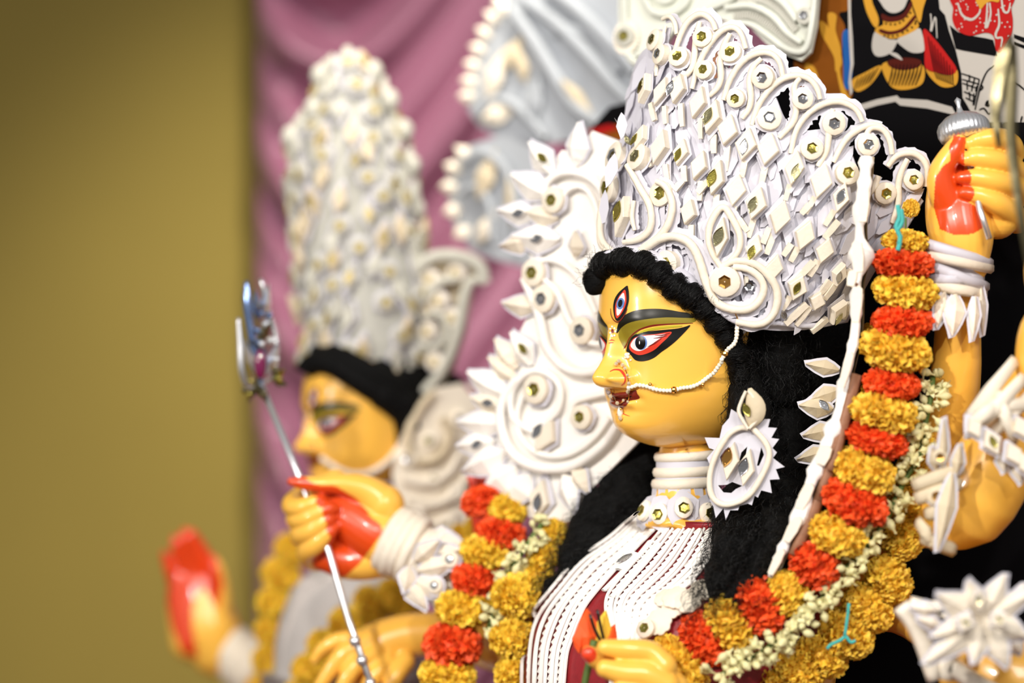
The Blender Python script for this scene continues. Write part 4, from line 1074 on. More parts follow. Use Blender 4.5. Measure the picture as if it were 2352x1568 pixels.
for (x, y), (u, v), w, d in (((2170,670),(2150,755),16,2.685),((2195,675),(2186,772),24,2.68),((2240,680),(2232,782),12,2.683),((2252,650),(2256,770),10,2.70),((2150,680),(2142,748),8,2.69)): petal(b1, P(x, y, d), P(u, v, d - .006), w / FPX * 2.7, 'shola2')
# bent arm: upper wristlet and elbow leaf band
b2 = thing('arm_band', P(2300, 990, 2.60), 'white pith arm band with square mirrors on the bent forearm at the edge', 'bangle')
for (a, b, d) in (((2225,960),(2330,830),2.60),((2240,985),(2350,870),2.59),((2250,930),(2365,930),2.595),((2262,1010),(2370,905),2.60),((2290,905),(2330,1010),2.588),((2225,975),(2300,925),2.585)):
    m = MB(); pts = [P(a[0] + (b[0] - a[0]) * s, a[1] + (b[1] - a[1]) * s, d - .018 * math.sin(math.pi * s)) for s in np.linspace(0, 1, 10)]
    m.tube(pts, .0052, 6, flat=1.6, up=Vector((0, 0, 1)), sq=True); mesh('ring_strip', m, 'shola', b2)
pq = Plane(P(2290, 1000, 2.575), (.1, -1, .15))
for x, y, w, h, lf in ((2272,1018,22,32,1),(2322,1045,20,28,0),(2340,985,20,28,0),(2232,985,18,26,0),(2350,1070,18,34,0)): lozenge(b2, pq, x, y, w, h, lf or None, rot=.45, paper=1.3, mt='mirror_g')
for (x, y), (u, v), w in (((2240,950),(2222,1005),14),((2300,1040),(2306,1085),14),((2330,1060),(2345,1110),14)): petal(b2, P(x, y, 2.585), P(u, v, 2.58), w / FPX * 2.6)
b3 = thing('elbow_band', P(2170, 1140, 2.60), 'white pith elbow band with a long pointed leaf beside the outer garland', 'bangle')
for (x, y), (u, v), w, d in (((2188,1085),(2152,1265),20,2.585),((2165,1075),(2168,960),10,2.59),((2195,1090),(2205,1020),14,2.59),((2150,1080),(2140,1025),12,2.60)): petal(b3, P(x, y, d), P(u, v, d - .004), w / FPX * 2.6, 'shola_tan')
for (a, b) in (((2100,1115),(2210,1075)),((2105,1145),(2205,1110)),((2130,1180),(2180,1170)),((2110,1200),(2145,1250)),((2120,1235),(2190,1262))):
    m = MB(); m.tube([P(a[0] + (b[0] - a[0]) * s, a[1] + (b[1] - a[1]) * s, 2.60 - .012 * math.sin(math.pi * s)) for s in np.linspace(0, 1, 8)], .005, 6, flat=1.6, up=Vector((0, 0, 1)), sq=True); mesh('ring_strip', m, 'shola_tan', b3)
pq = Plane(P(2150, 1150, 2.59), (-.1, -1, 0)); medallion(b3, pq, 2158, 1048, 18, 'gold', paper=0, smt='shola_tan'); medallion(b3, pq, 2150, 1138, 22, 'gold', paper=1.2, smt='shola_tan')
# flower armlet at the lower right corner
b4 = thing('flower_armlet', P(2260, 1420, 2.50), 'white pith flower armlet with mirrors in the lower right corner', 'armlet')
fc = P(2255, 1420, 2.485)
for a, l, w in ((200,125,30),(152,120,36),(110,95,30),(62,115,30),(28,145,26),(-22,115,36),(-62,125,34),(-100,105,30),(-142,170,30)):
    r = math.radians(a); tip = (2255 + l * math.cos(r), 1420 - l * math.sin(r)); petal(b4, fc + Vector((0, .002, 0)), P(tip[0], tip[1], 2.475 + .012 * math.cos(r)), w / FPX * 2.5, 'shola', fold=.16)
pq = Plane(P(2255, 1420, 2.465), (-.1, -1, .1)); lozenge(b4, pq, 2216, 1428, 24, 20, (2216, 1428), rot=1.2, paper=1.15, mt='mirror_g'); lozenge(b4, pq, 2292, 1422, 22, 19, (2292, 1420), rot=.8, paper=1.15, mt='mirror_g'); lozenge(b4, pq, 2246, 1378, 12, 24, (2244, 1376), rot=.1, paper=1.1)
pq = Plane(P(2140, 1470, 2.55), (-.5, -1, .1)); medallion(b4, pq, 2137, 1475, 30, 'black', th=.006, paper=1.2)
for (a, b, c) in (((2090,1390),(2150,1400),(2200,1380)),((2100,1410),(2160,1425),(2180,1450)),((2070,1390),(2110,1450),(2150,1560)),((2160,1400),(2180,1480),(2170,1560)),((2180,1530),(2230,1560),(2300,1600))):
    m = MB(); m.tube([P(x, y, 2.535) for x, y in cr([a, b, c], 12)], .006, 6, flat=1.6, up=Vector((0, 0, 1)), sq=True); mesh('ring_strip', m, 'shola2', b4)
for (x, y), (u, v), w in (((2150,1400),(2090,1395),16),((2165,1440),(2105,1420),14),((2330,1400),(2352,1340),20),((2320,1470),(2345,1500),20)): petal(b4, P(x, y, 2.52), P(u, v, 2.52), w / FPX * 2.55, 'shola2')
# bracelet on the trident arm
b5 = thing('bracelet', P(960, 1320, 3.0), 'white pith bracelet of rings and petals on the wrist holding the trident', 'bangle')
ax = (P(1010, 1290, 3.05) - P(920, 1245, 3.06)).normalized()
bangle_wrap(b5, P(925, 1250, 3.06), ax, .040, 4, .03, .0055, 'shola', 3); bangle_wrap(b5, P(975, 1280, 3.052), ax, .033, 4, .035, .0055, 'shola2', 5)
for a in range(12):
    t = 2 * math.pi * a / 12; d = Vector((0, 0, 1)) * math.cos(t) + Vector((.35, -.93, 0)) * math.sin(t); c = P(985, 1290, 3.05); petal(b5, c + d * .03, c + d * .048 + ax * .045, .014, 'shola')
pq = Plane(P(1000, 1300, 2.99), (-.2, -1, .2))
for x, y, r in ((1035, 1285, 20), (1000, 1345, 18)): medallion(b5, pq, x, y, r, 'mirror_s', paper=1.4)
for (x, y), (u, v), w in (((950,1290),(1010,1240),22),((960,1310),(1050,1290),24),((950,1330),(1020,1370),24),((930,1330),(980,1400),22),((940,1300),(930,1360),20),((1000,1270),(1060,1262),18)): petal(b5, P(x, y, 3.0), P(u, v, 2.985), w / FPX * 3)

# ------------------------------------------------------------------ garlands
def marigold_mesh(seed, mt):
    """flattened pom-pom: axis Z, radius 1, ruffled petals all over"""
    s = random.Random(seed); m = MB(); m.ball((0, 0, 0), (.80, .80, .36), 14, 8)
    n = 400
    for i in range(n):
        z = 1 - 2 * (i + .5) / n; a = i * 2.39996 + s.uniform(-.15, .15); r = math.sqrt(1 - z * z)
        d = Vector((r * math.cos(a), r * math.sin(a), z)); base = Vector((d.x * .72, d.y * .72, d.z * .30))
        o = Vector((d.x, d.y, d.z * .9 + s.uniform(-.35, .35))).normalized(); l = s.uniform(.22, .33); w = s.uniform(.07, .125)
        u = o.orthogonal().normalized(); u = Matrix.Rotation(s.uniform(0, 6.3), 3, o) @ u; v = o.cross(u)
        c1, c2 = s.uniform(.03, .10), s.uniform(-.05, .14)
        rowa = [base - u * w * .4, base + v * .03, base + u * w * .4]
        rowb = [base + o * l * .65 - u * w + v * c1, base + o * l * .6 - v * c1, base + o * l * .65 + u * w + v * c1]
        k = s.uniform(.7, 1.1)
        rowc = [base + o * l * .9 - u * w * k + v * c2, base + o * l * s.uniform(.95, 1.1) + v * (c2 - .06), base + o * l * .92 + u * w * k + v * c2]
        m.grid([rowa, rowb, rowc])
    return datamesh('marigold', m, mt)
ORG = [marigold_mesh(k, 'orange') for k in range(4)]; YEL = [marigold_mesh(k + 9, 'yellow') for k in range(5)]; LEM = [marigold_mesh(k + 20, 'lemon') for k in range(3)]
def flower(root, kind, px, py, d, rx_, ry_, ang, name=None):
    """rx_: across the string, ry_: half thickness along it (px); ang: tilt of the disc's edge-on line"""
    me = R.choice({'o': ORG, 'y': YEL, 'l': LEM}[kind]); s = d / FPX
    c = P(px, py, d); a = math.radians(ang)
    ax_ = Vector((math.sin(a), R.uniform(-.3, -.05), math.cos(a))).normalized(); u = Vector((math.cos(a), 0, -math.sin(a))); u = (u - ax_ * u.dot(ax_)).normalized(); v = ax_.cross(u)
    B = Matrix((u, v, ax_)).transposed() @ Matrix.Rotation(R.uniform(0, 6.3), 3, 'Z')
    mw = Matrix.Translation(c) @ B.to_4x4() @ Matrix.Diagonal((rx_ * s * 1.03, rx_ * s * 1.03, ry_ * s * 1.72, 1))
    return inst(name or {'o': 'orange_marigold', 'y': 'yellow_marigold', 'l': 'yellow_marigold'}[kind], me, mw, root)
def string(root, rows, mt='green', r=.0012, name='thread'):
    m = MB(); m.tube([P(*q) for q in cr(rows, len(rows) * 5)], r, 5); mesh(name, m, mt, root)
MG = [('y',2080,555,2.70,55,30,4),('o',2075,605,2.69,70,38,4),('y',2080,668,2.685,76,46,8),('o',2072,738,2.68,70,42,0),('y',2056,803,2.675,84,50,10),('o',2047,880,2.67,66,42,5),('y',2028,946,2.665,80,50,12),('o',2013,1008,2.66,74,38,16),
      ('y',1984,1082,2.655,76,56,20),('o',1962,1150,2.65,82,52,24),('y',1922,1228,2.65,72,52,25),('o',1872,1297,2.65,64,55,45),('y',1806,1362,2.655,52,58,40),('o',1745,1390,2.66,72,60,62),('y',1680,1430,2.665,74,58,58),('o',1622,1466,2.67,72,58,48),('y',1566,1525,2.67,82,56,40),('o',1520,1590,2.67,70,50,40)]
g1 = thing('marigold_garland', P(1850, 1500, 2.66), 'thick orange and yellow marigold garland hanging from the headdress to the waist', 'garland')
for k, x, y, d, a, b, t in MG: flower(g1, k, x, y, d, a, b, t)
for x, y, d, a, b in ((1992,775,2.76,34,32),(1975,905,2.75,34,40)): flower(g1, 'y', x, y, d, a, b, 30)
string(g1, [(2080,500,2.70)] + [(x, y, d) for _, x, y, d, *_ in MG])
m = MB()
for q in ([(2062,470),(2066,500),(2058,520),(2068,545),(2064,560)], [(2070,480),(2072,510),(2060,530)], [(2068,540),(2066,560),(2062,575)]): m.tube([P(x, y, 2.665) for x, y in cr(q, 12)], .0028, 6)
mesh('tie_thread', m, 'teal', g1)
flower(g1, 'y', 2092, 478, 2.72, 20, 22, 10)
g2 = thing('outer_marigold_garland', P(1950, 1540, 2.68), 'plain yellow marigold garland hanging outside the jasmine string at right', 'garland')
OY = [(2105,1020,2.72,40,45,60),(2092,1085,2.71,36,42,60),(2085,1160,2.70,42,52,70),(2075,1240,2.69,46,52,60),(2040,1330,2.685,60,52,50),(1993,1395,2.685,64,52,45),(1945,1455,2.685,66,58,30),(1888,1505,2.69,62,48,30),(1830,1535,2.69,66,44,20),(1770,1556,2.695,62,44,10),(1700,1580,2.70,60,46,10)]
for x, y, d, a, b, t in OY: flower(g2, 'y', x, y, d, a, b, t)
string(g2, [q[:3] for q in OY])
m = MB()
for q in ([(1950,1385),(1946,1420),(1940,1462)], [(1942,1460),(1930,1470),(1908,1480),(1900,1490)], [(1942,1460),(1955,1475),(1965,1470)]): m.tube([P(x, y, 2.645) for x, y in cr(q, 8)], .002, 6)
mesh('tie_thread', m, 'teal', g2)
# left side of the neck
g3 = thing('far_marigold_garland', P(1080, 1540, 2.98), 'orange and yellow marigold garland hanging on the far shoulder by the trident arm', 'garland')
LG = [('o',1105,1150,3.02,36,50,70),('y',1165,1170,3.01,46,36,15),('o',1150,1226,3.0,58,42,12),('y',1115,1268,2.99,60,40,10),('o',1094,1330,2.98,58,44,5),('y',1066,1398,2.97,66,48,5),('o',1040,1480,2.96,70,52,5),('y',1028,1548,2.955,66,44,3),('o',1030,1610,2.95,66,44,0)]
for k, x, y, d, a, b, t in LG: flower(g3, 'l' if k == 'y' else k, x, y, d, a, b, t)
string(g3, [(x, y, d) for _, x, y, d, *_ in LG])
g4 = thing('inner_marigold_garland', P(1200, 1560, 2.94), 'plain yellow marigold garland between the hair and the far orange garland', 'garland')
LY = [(1272,1222,2.97,32,32,20),(1248,1275,2.96,40,36,20),(1235,1320,2.955,40,32,10),(1190,1368,2.93,62,54,5),(1182,1467,2.92,58,50,0),(1185,1545,2.915,50,42,0),(1185,1610,2.91,50,42,0)]
for x, y, d, a, b, t in LY: flower(g4, 'l', x, y, d, a, b, t)
string(g4, [q[:3] for q in LY])
# jasmine
def bud_mesh(k):
    s = random.Random(k); m = MB()
    G = [[Vector((r * math.cos(a), r * math.sin(a), z)) for a in (2 * math.pi * j / 8 for j in range(8))] for z, r in ((-.9, .10), (-.4, .16), (-.1, .42), (.3, .52), (.7, .38), (1, .06))]
    m.grid(G, wrap=True)
    if k % 2:
        for i in range(5):
            a = 2 * math.pi * i / 5; d = Vector((math.cos(a), math.sin(a), .5)).normalized(); t = Vector((-math.sin(a), math.cos(a), 0))
            b = Vector((0, 0, .3)); m.grid([[b - t * .12, b + t * .12], [b + d * .6 - t * .3, b + d * .6 + t * .3], [b + d * 1.05 - t * .04, b + d * 1.05 + t * .04]])
    return datamesh('jasmine_bud', m, 'jasmine')
BUD = [bud_mesh(k) for k in range(4)]
def jasmine(root, path, n, w, r, seed, per=5):
    s = random.Random(seed); c = cr(path, n)
    for i, q in enumerate(c):
        t = c[min(i + 1, n - 1)] - c[max(0, i - 1)]; t = t / (np.hypot(*t[:2]) + 1e-6)
        for k in range(per):
            o = s.uniform(-w, w); x, y = q[0] - t[1] * o + s.uniform(-6, 6), q[1] + t[0] * o + s.uniform(-6, 6); d = q[2] - s.uniform(0, .018)
            dr = Vector((s.uniform(-1, 1) - t[1] * o / w * .8, s.uniform(-1.2, .1), s.uniform(-1, .6))).normalized()
            sz = r * s.uniform(.8, 1.2) / FPX * q[2]
            inst('jasmine_bud', BUD[s.randrange(4)], Matrix.Translation(P(x, y, d)) @ dr.to_track_quat('Z', 'Y').to_matrix().to_4x4() @ Matrix.Scale(sz, 4), root)
    m = MB(); m.tube([P(*q) for q in c], .0035, 6); mesh('stem_string', m, 'green', root)
j1 = thing('jasmine_garland', P(1950, 1400, 2.65), 'string of white jasmine buds beside the large marigold garland at right', 'garland')
jasmine(j1, [(2142,860,2.70),(2140,900,2.69),(2128,960,2.68),(2112,1050,2.675),(2085,1090,2.67),(2055,1150,2.665),(2025,1210,2.66),(1985,1260,2.655),(1930,1320,2.65),(1880,1385,2.645),(1825,1440,2.64),(1760,1490,2.64),(1700,1525,2.64),(1640,1560,2.64)], 46, 30, 18, 4, 4)
j2 = thing('far_jasmine_garland', P(1180, 1400, 2.95), 'string of white jasmine buds on the far shoulder beside the black hair', 'garland')
jasmine(j2, [(1250,1195,2.96),(1225,1230,2.96),(1200,1270,2.955),(1170,1310,2.95),(1140,1390,2.945),(1120,1450,2.94)], 12, 22, 17, 6, 4)

# ------------------------------------------------------------------ big side wings of the headdress
def wing_depth(px): return 2.905 + max(0, (1480 - px)) / 420 * .16
class DepthSurf(Surf):
    """upright sheet whose distance is a smooth function of its sideways position"""
    def __init__(s, f, n): s.f = f; s.nn = Vector(n).normalized(); s.d = f(1300)
    def hit(s, px, py): s.d = s.f(px); return P(px, py, s.d), s.nn
WS = DepthSurf(wing_depth, (-.62, -.78, .05))
w1 = thing('side_wing', P(1340, 1180, 2.95), 'large white pith side wing with spiral and pointed petals, beyond the yellow face', 'ornament')
outl = [(1500,290),(1440,330),(1360,300),(1330,345),(1290,345),(1250,400),(1225,450),(1200,510),(1205,560),(1225,610),(1205,660),(1215,720),(1185,780),(1150,845),(1115,910),(1105,970),(1095,1030),(1105,1080),(1140,1130),(1180,1150),(1210,1185),(1265,1205),(1310,1195),(1340,1140),(1400,1080),(1470,1010),(1510,960),(1510,600)]
m = MB(); sheet(m, WS, outl, .004); mesh('wing_sheet', m, 'shola_white', w1, smooth=False)
def wpetal(x, y, ang, l, w, leaf=0, mt='shola'):
    a = math.radians(ang); c = wing_depth(x); dx, dy = math.cos(a), -math.sin(a)
    b = P(x - dx * l / 2, y - dy * l / 2, wing_depth(x - dx * l / 2) - .004); t = P(x + dx * l / 2, y + dy * l / 2, wing_depth(x + dx * l / 2) - .010)
    o = petal(w1, b, t, w * 1.25 / FPX * c, 'shola_white' if mt == 'shola' and l > 88 else mt, n=WS.nn, th=.006, fold=.4)
    if leaf: sequin('sequin', o, P(x, y, c - .026), frame(WS.nn, math.radians(90 - ang) * -1 + .3), .010, 'leaf', leaf)
for q in ((1330,330,85,100,26),(1245,362,125,90,26,'mirror_g'),(1220,425,150,100,27),(1190,490,172,90,22,'mirror_s'),(1245,495,168,80,20),(1232,548,176,110,27,'mirror_s'),(1190,560,190,80,20),(1195,702,172,80,20),(1200,800,120,90,27,'mirror_g'),(1165,812,125,85,26),
          (1155,845,140,80,22),(1122,880,150,105,28),(1120,925,160,80,20,'mirror_s'),(1108,972,178,110,26),(1095,1020,188,90,24,'mirror_s'),(1115,1062,205,110,27),(1150,1105,218,105,27),(1195,1128,236,95,26),(1310,1130,285,90,24),(1335,1100,300,70,20),(1325,560,90,60,18)): wpetal(*q)
lozenge(w1, WS, 1250, 1148, 27, 48, (1252, 1155), rot=-.15, lift=.004, mt='mirror_s'); lozenge(w1, WS, 1265, 1002, 28, 42, (1252, 990), rot=-.5, lift=.006, mt='mirror_s')
for pts, r in (([(1200,870),(1165,930),(1170,1000),(1200,1050),(1260,1075),(1330,1068),(1400,1020),(1440,960)], 13), ([(1225,890),(1200,940),(1205,1000),(1245,1040),(1310,1045),(1370,1010),(1410,960)], 8), ([(1250,1000),(1190,960),(1190,890),(1240,850),(1295,880),(1295,940),(1265,970)], 9),
               ([(1215,640),(1250,720),(1270,800),(1320,850),(1385,850),(1420,800)], 12), ([(1255,640),(1290,670),(1320,740),(1370,790),(1420,780)], 8), ([(1270,470),(1262,430),(1300,398),(1360,405),(1400,450),(1412,560),(1420,700)], 11), ([(1300,470),(1310,440),(1350,430),(1380,480),(1395,600),(1400,720)], 7), ([(1320,960),(1330,925),(1370,910),(1420,900)], 9), ([(1240,600),(1290,600),(1340,640),(1380,720)], 8)):
    coil(w1, WS, pts, r, lift=.006, paper=False, name='scroll', mt='shola_white')
for x, y, r, mt in ((1285,462,30,'mirror_g'),(1240,628,32,'mirror_g'),(1262,688,32,'mirror_s'),(1350,760,32,'mirror_s'),(1245,895,34,'mirror_g'),(1350,958,28,'mirror_g')): medallion(w1, WS, x, y, r, mt, lift=.008, th=.008, sr=.5)
# the near wing, seen almost edge-on
w2 = thing('side_wing', P(1800, 1320, 2.66), 'white pith side wing seen edge-on in front of the orange and yellow garland', 'ornament')
ne = [(1990,360,2.70,12),(1984,440,2.695,20),(1974,520,2.69,15),(1978,600,2.69,22),(1968,650,2.685,16),(1964,760,2.68,14),(1945,850,2.675,13),(1925,950,2.665,13),(1893,1035,2.66,18),(1862,1110,2.655,14),(1838,1180,2.65,17),(1800,1255,2.65,12),(1768,1325,2.65,8)]
p, r = catpts(ne, 70); rng = random.Random(2)
r = [q * rng.uniform(.7, 1.3) * (1 + .25 * math.sin(i * .9)) for i, q in enumerate(r)]
m = MB(); m.tube(p, r, 9, flat=.8); mesh('edge_roll', m, 'shola_white', w2, autosmooth=45)
m = MB(); A = []; B = []; n_ = len(p)
for i, v in enumerate(p):
    s = math.sin(math.pi * i / (n_ - 1)); A.append(v + Vector((.006, .006, 0))); B.append(v + Vector((.010 * s, .085 * s + .02, .004)))
m.grid([A, B]); m.grid([[v + Vector((.004, .001, 0)) for v in B], [v + Vector((.004, .001, 0)) for v in A]]); mesh('wing_sheet', m, 'shola_tan', w2)
for k, (x0, y0, d0, x1, y1, d1, w) in enumerate(((1968,860,2.668,1880,1150,2.648,14),(1940,960,2.662,1905,1080,2.645,10),(1915,1050,2.655,1822,1275,2.642,14))):
    m = MB(); m.tube([P(x0 + (x1 - x0) * s + 6 * math.sin(s * 3), y0 + (y1 - y0) * s, d0 + (d1 - d0) * s) for s in np.linspace(0, 1, 8)], w / FPX * 2.68, 6, flat=.5, up=Vector((.3, -.9, 0))); mesh('bamboo_strip', m, 'bamboo', w2)
for x, y, a, w in ((1905,895,205,21),(1895,985,195,21),(1888,940,170,24),(1880,1035,200,19),(1902,850,165,18)):
    q = math.radians(a); petal(w2, P(x + 26, y, 2.745), P(x + 26 + 80 * math.cos(q), y - 60 * math.sin(q), 2.76), w / FPX * 2.75, 'shola_tan', n=Vector((-.5, -.85, 0)))
sequin('sequin', w2, P(1893, 930, 2.728), frame(Vector((-.4, -.9, .1)), .8), .009, 'leaf', 'mirror_s')
for x, y, l, w, a in ((1985,470,90,16,88),(1972,590,80,17,95),(1970,700,90,14,86),(1893,1045,50,20,70),(1850,1140,70,17,66),(1822,1215,70,16,62),(1785,1290,70,12,64),(1945,850,90,12,75),(1958,640,40,14,80)):
    q = math.radians(a); dx, dy = math.cos(q), -math.sin(q); d = 2.640 + (1 - (y - 360) / 965) * .028
    m = MB(); m.prism([(.5, 0), (.42, .8), (0, 1), (-.42, .8), (-.5, 0), (-.35, -.9), (.35, -.9)], Vector(), Matrix.Identity(3), .3)
    s = w / FPX * d; L = l / 2 / FPX * d; B = frame(Vector((-.35, -.92, .1)), q - math.pi / 2)
    mm = MB(); mm.v = [P(x, y, d) + B @ Vector((v.x * s * 1.6, v.y * L, v.z * .014)) for v in m.v]; mm.f = m.f; mm.mi = m.mi; mesh('edge_petal', mm, 'shola', w2, smooth=False)
for x, y in ((1985, 432), (1968, 655)):
    m = MB(); m.ball(P(x, y, 2.668), (.0018, .002, .003), 8, 6); mesh('burnt_spot', m, 'bamboo', w2)

# ------------------------------------------------------------------ carved white board above the headdress
bd_f = lambda px: 3.10 - (px - 1410) / 470 * .18
BS = DepthSurf(bd_f, (-.45, -.88, .1))
bo_ = thing('carved_board', P(1650, 160, 3.0), 'white crimped pith board with rosette above and behind the large headdress', 'board')
ol = [(1420,-60),(1420,40),(1425,110),(1450,150),(1490,160),(1520,120),(1560,60),(1640,40),(1720,60),(1760,100),(1790,120),(1840,140),(1862,120),(1875,60),(1885,-60)]
m = MB(); sheet(m, BS, ol, .006); mesh('board_sheet', m, 'shola_board', bo_, smooth=False)
for pts, r in (([(1438,-60),(1440,40),(1443,120),(1475,150),(1512,120),(1550,70),(1600,40),(1640,20),(1700,-10),(1740,-60)], 9), ([(1660,60),(1720,55),(1770,85),(1810,115),(1848,122),(1862,90),(1872,30),(1880,-60)], 8), ([(1670,20),(1730,15),(1780,40),(1815,80),(1845,100)], 9), ([(1690,-10),(1750,-20),(1800,5),(1835,50)], 10), ([(1480,-20),(1500,25),(1540,35),(1580,10),(1590,-40)], 10), ([(1495,-40),(1520,5),(1550,0),(1560,-40)], 7), ([(1450,130),(1490,120),(1530,75),(1580,45)], 7)):
    coil(bo_, BS, pts, r, lift=.002, paper=False, name='carved_roll', mt='shola_board')
for (pts, w) in (([(1690,38),(1735,38),(1780,65),(1820,100),(1846,118)], 9), ([(1700,4),(1750,0),(1795,25),(1830,70)], 8)):
    c = cr(pts, 34); t = np.gradient(c, axis=0); t /= np.linalg.norm(t, axis=1)[:, None]; m = MB()
    for i in range(34):   # crimped teeth pressed along the strip
        L, N = BS.hit(*c[i]); B = frame(N, math.atan2(-t[i][1], t[i][0])); m.prism([(.0012, w / FPX * 3), (-.0012, w / FPX * 3), (-.0012, -w / FPX * 3), (.0012, -w / FPX * 3)], L + N * .001, B, .004)
    o = mesh('crimped_teeth', m, 'shola_dim', bo_, smooth=False); o['kind'] = 'stuff'
m = MB(); L, N = BS.hit(1443, 88); B = frame(N); m.prism([(.021 * (1 + .12 * (i % 2)) * math.cos(a) * .8, .021 * (1 + .12 * (i % 2)) * math.sin(a)) for i, a in enumerate(2 * math.pi * i / 48 for i in range(48))], L + N * .004, B, .004); mesh('rosette', m, 'shola2', bo_, smooth=False)
medallion(bo_, BS, 1443, 88, 24, 'mirror_g', lift=.008, paper=0, smt='shola_dim'); medallion(bo_, BS, 1853, 40, 20, 'mirror_s', lift=.004, paper=0, smt='shola_dim')

m = MB(); q = P(1640, 20, bd_f(1640) + .02); m.tube([q, Vector((q.x, q.y, PLAT - .005))], .010, 10); mesh('support_pole', m, 'bamboo', bo_)

# ------------------------------------------------------------------ two blurred white panels far behind, left of the headdress
def far_panel(name, outline, f, n, label, petals, rolls, mt, pole):
    S_ = DepthSurf(f, n); g = thing(name, P(outline[0][0], max(p[1] for p in outline), f(outline[0][0])), label, 'panel', None)
    m = MB(); sheet(m, S_, outline, .008); mesh('panel_sheet', m, mt, g, smooth=False)
    m = MB(); q = P(pole, 300 if pole == 1400 else 640, f(pole) + .02); m.tube([q + Vector((0, 0, .02)), Vector((q.x, q.y, PLAT - .005))], .012, 10); mesh('support_pole', m, 'bamboo', g)
    m = MB(); hy = 300 if pole == 1400 else 560; m.tube([P(pole, hy + (80 if hy > 400 else 10), f(pole) + .012), P(pole - 140, hy - 20, f(pole - 140) + .012)], .008, 8); mesh('support_bar', m, 'bamboo', g)
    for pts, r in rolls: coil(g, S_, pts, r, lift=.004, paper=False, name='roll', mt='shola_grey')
    for x, y, a, l, w, mm in petals:
        q = math.radians(a); petal(g, P(x - l / 2 * math.cos(q), y + l / 2 * math.sin(q), f(x) - .006), P(x + l / 2 * math.cos(q), y - l / 2 * math.sin(q), f(x) - .012), w / FPX * f(x), mm, n=S_.nn, paper=False)
    return g
fa = lambda px: 3.62 - (px - 1060) / 420 * .22
e1 = [(1150,15,-60,50,20),(1130,40,140,44,18),(1112,75,150,44,18),(1098,112,160,44,18),(1085,150,165,44,18),(1077,188,170,44,18),(1072,222,180,44,18)]
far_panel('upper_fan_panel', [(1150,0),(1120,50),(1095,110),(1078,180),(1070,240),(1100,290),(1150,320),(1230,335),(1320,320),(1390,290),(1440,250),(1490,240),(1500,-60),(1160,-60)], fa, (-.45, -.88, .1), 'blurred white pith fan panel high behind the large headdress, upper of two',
    [(x, y, a, l, w, 'shola2') for x, y, a, l, w in e1] + [(1180,120,60,90,22,'shola_tan'),(1200,150,100,80,18,'shola_tan'),(1140,170,70,120,26,'shola'),(1150,260,20,90,26,'shola'),(1230,230,80,120,22,'shola_grey'),(1330,230,-50,120,18,'shola_tan')],
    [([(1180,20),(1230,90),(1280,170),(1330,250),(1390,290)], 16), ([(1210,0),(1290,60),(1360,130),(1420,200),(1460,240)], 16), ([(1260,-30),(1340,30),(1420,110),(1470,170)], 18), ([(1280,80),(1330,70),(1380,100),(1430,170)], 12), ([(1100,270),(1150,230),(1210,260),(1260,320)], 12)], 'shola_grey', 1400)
fb = lambda px: 3.58 - (px - 1020) / 200 * .1
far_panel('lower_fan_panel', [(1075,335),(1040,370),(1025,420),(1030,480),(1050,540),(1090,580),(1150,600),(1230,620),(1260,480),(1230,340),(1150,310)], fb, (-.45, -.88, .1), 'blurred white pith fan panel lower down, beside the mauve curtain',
    [(1062,350,140,46,20,'shola2'),(1040,385,160,46,20,'shola2'),(1030,430,180,46,20,'shola2'),(1038,485,195,46,20,'shola2'),(1060,535,215,46,20,'shola2'),(1120,400,70,120,26,'shola_tan'),(1180,470,100,130,22,'shola_tan'),(1120,520,60,90,22,'shola')],
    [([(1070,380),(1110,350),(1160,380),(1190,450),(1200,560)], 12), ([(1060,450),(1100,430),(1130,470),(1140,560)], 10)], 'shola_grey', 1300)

# ------------------------------------------------------------------ painted canvas arch behind everything on the right
cf = lambda px: 2.955 - (px - 1850) / 500 * .11 if px < 2350 else 2.845
KS = DepthSurf(cf, (-.42, -.9, 0))
kv = thing('painted_canvas', P(2100, 1650, 3.1), 'black canvas arch painted with folk figures, red lotus and white horse at upper right', 'painting')
m = MB(); G = []
for py_ in np.linspace(-80, 2560, 44):
    G.append([P(px_, py_, cf(px_) + .17 * min(1, max(0, (py_ - 300) / 300)) ** 1.5) for px_ in np.linspace(1780, 2440, 24)])
m.grid(G); m.grid([list(reversed([v + Vector((0, .01, 0)) for v in r])) for r in G]); mesh('canvas_sheet', m, 'canvas', kv)
K5 = lambda pts: Z(1850, 0, 2.85, pts)
def paint(nm, mt, polys, lift=.0006, smooth=True, step=7):
    m = MB()
    for q in polys: decal(m, KS, K5(q) if q else q, lift, step, smooth=smooth)
    return mesh(nm, m, mt, kv)
paint('painted_flames', 'cbrown', [[(-60,-60),(130,-60),(290,-60),(285,60),(220,90),(260,180),(240,330),(260,480),(310,620),(250,650),(120,640),(60,600),(-60,560)]])
paint('painted_folds', 'cyel', [[(90,140),(140,160),(190,250),(230,340),(240,420),(200,470),(190,380),(150,300),(110,230)]], .0012)
paint('painted_folds', 'cyel', [[(0,420),(60,440),(90,520),(110,620),(60,600),(20,540)]], .0012)
paint('painted_folds', 'cyel', [[(150,90),(205,100),(200,200),(235,330),(230,480),(270,600),(300,650),(250,640),(215,520),(190,350),(160,200)]], .0014)
paint('painted_pillar', 'cblue', [[(245,220),(290,200),(300,300),(310,460),(290,580),(255,560),(250,400)]], .0012)
paint('painted_edge', 'cwhite', [[(280,-40),(298,-40),(300,100),(312,250),(318,420),(302,500),(312,600),(296,630),(284,540),(296,420),(286,250)]], .0016, False)
paint('painted_torso', 'cwhite', [[(480,-40),(500,30),(540,75),(590,85),(640,60),(665,10),(670,-40)]])
paint('painted_arm', 'cyel', [[(380,-40),(395,60),(440,160),(470,180),(480,120),(440,20),(430,-40)]])
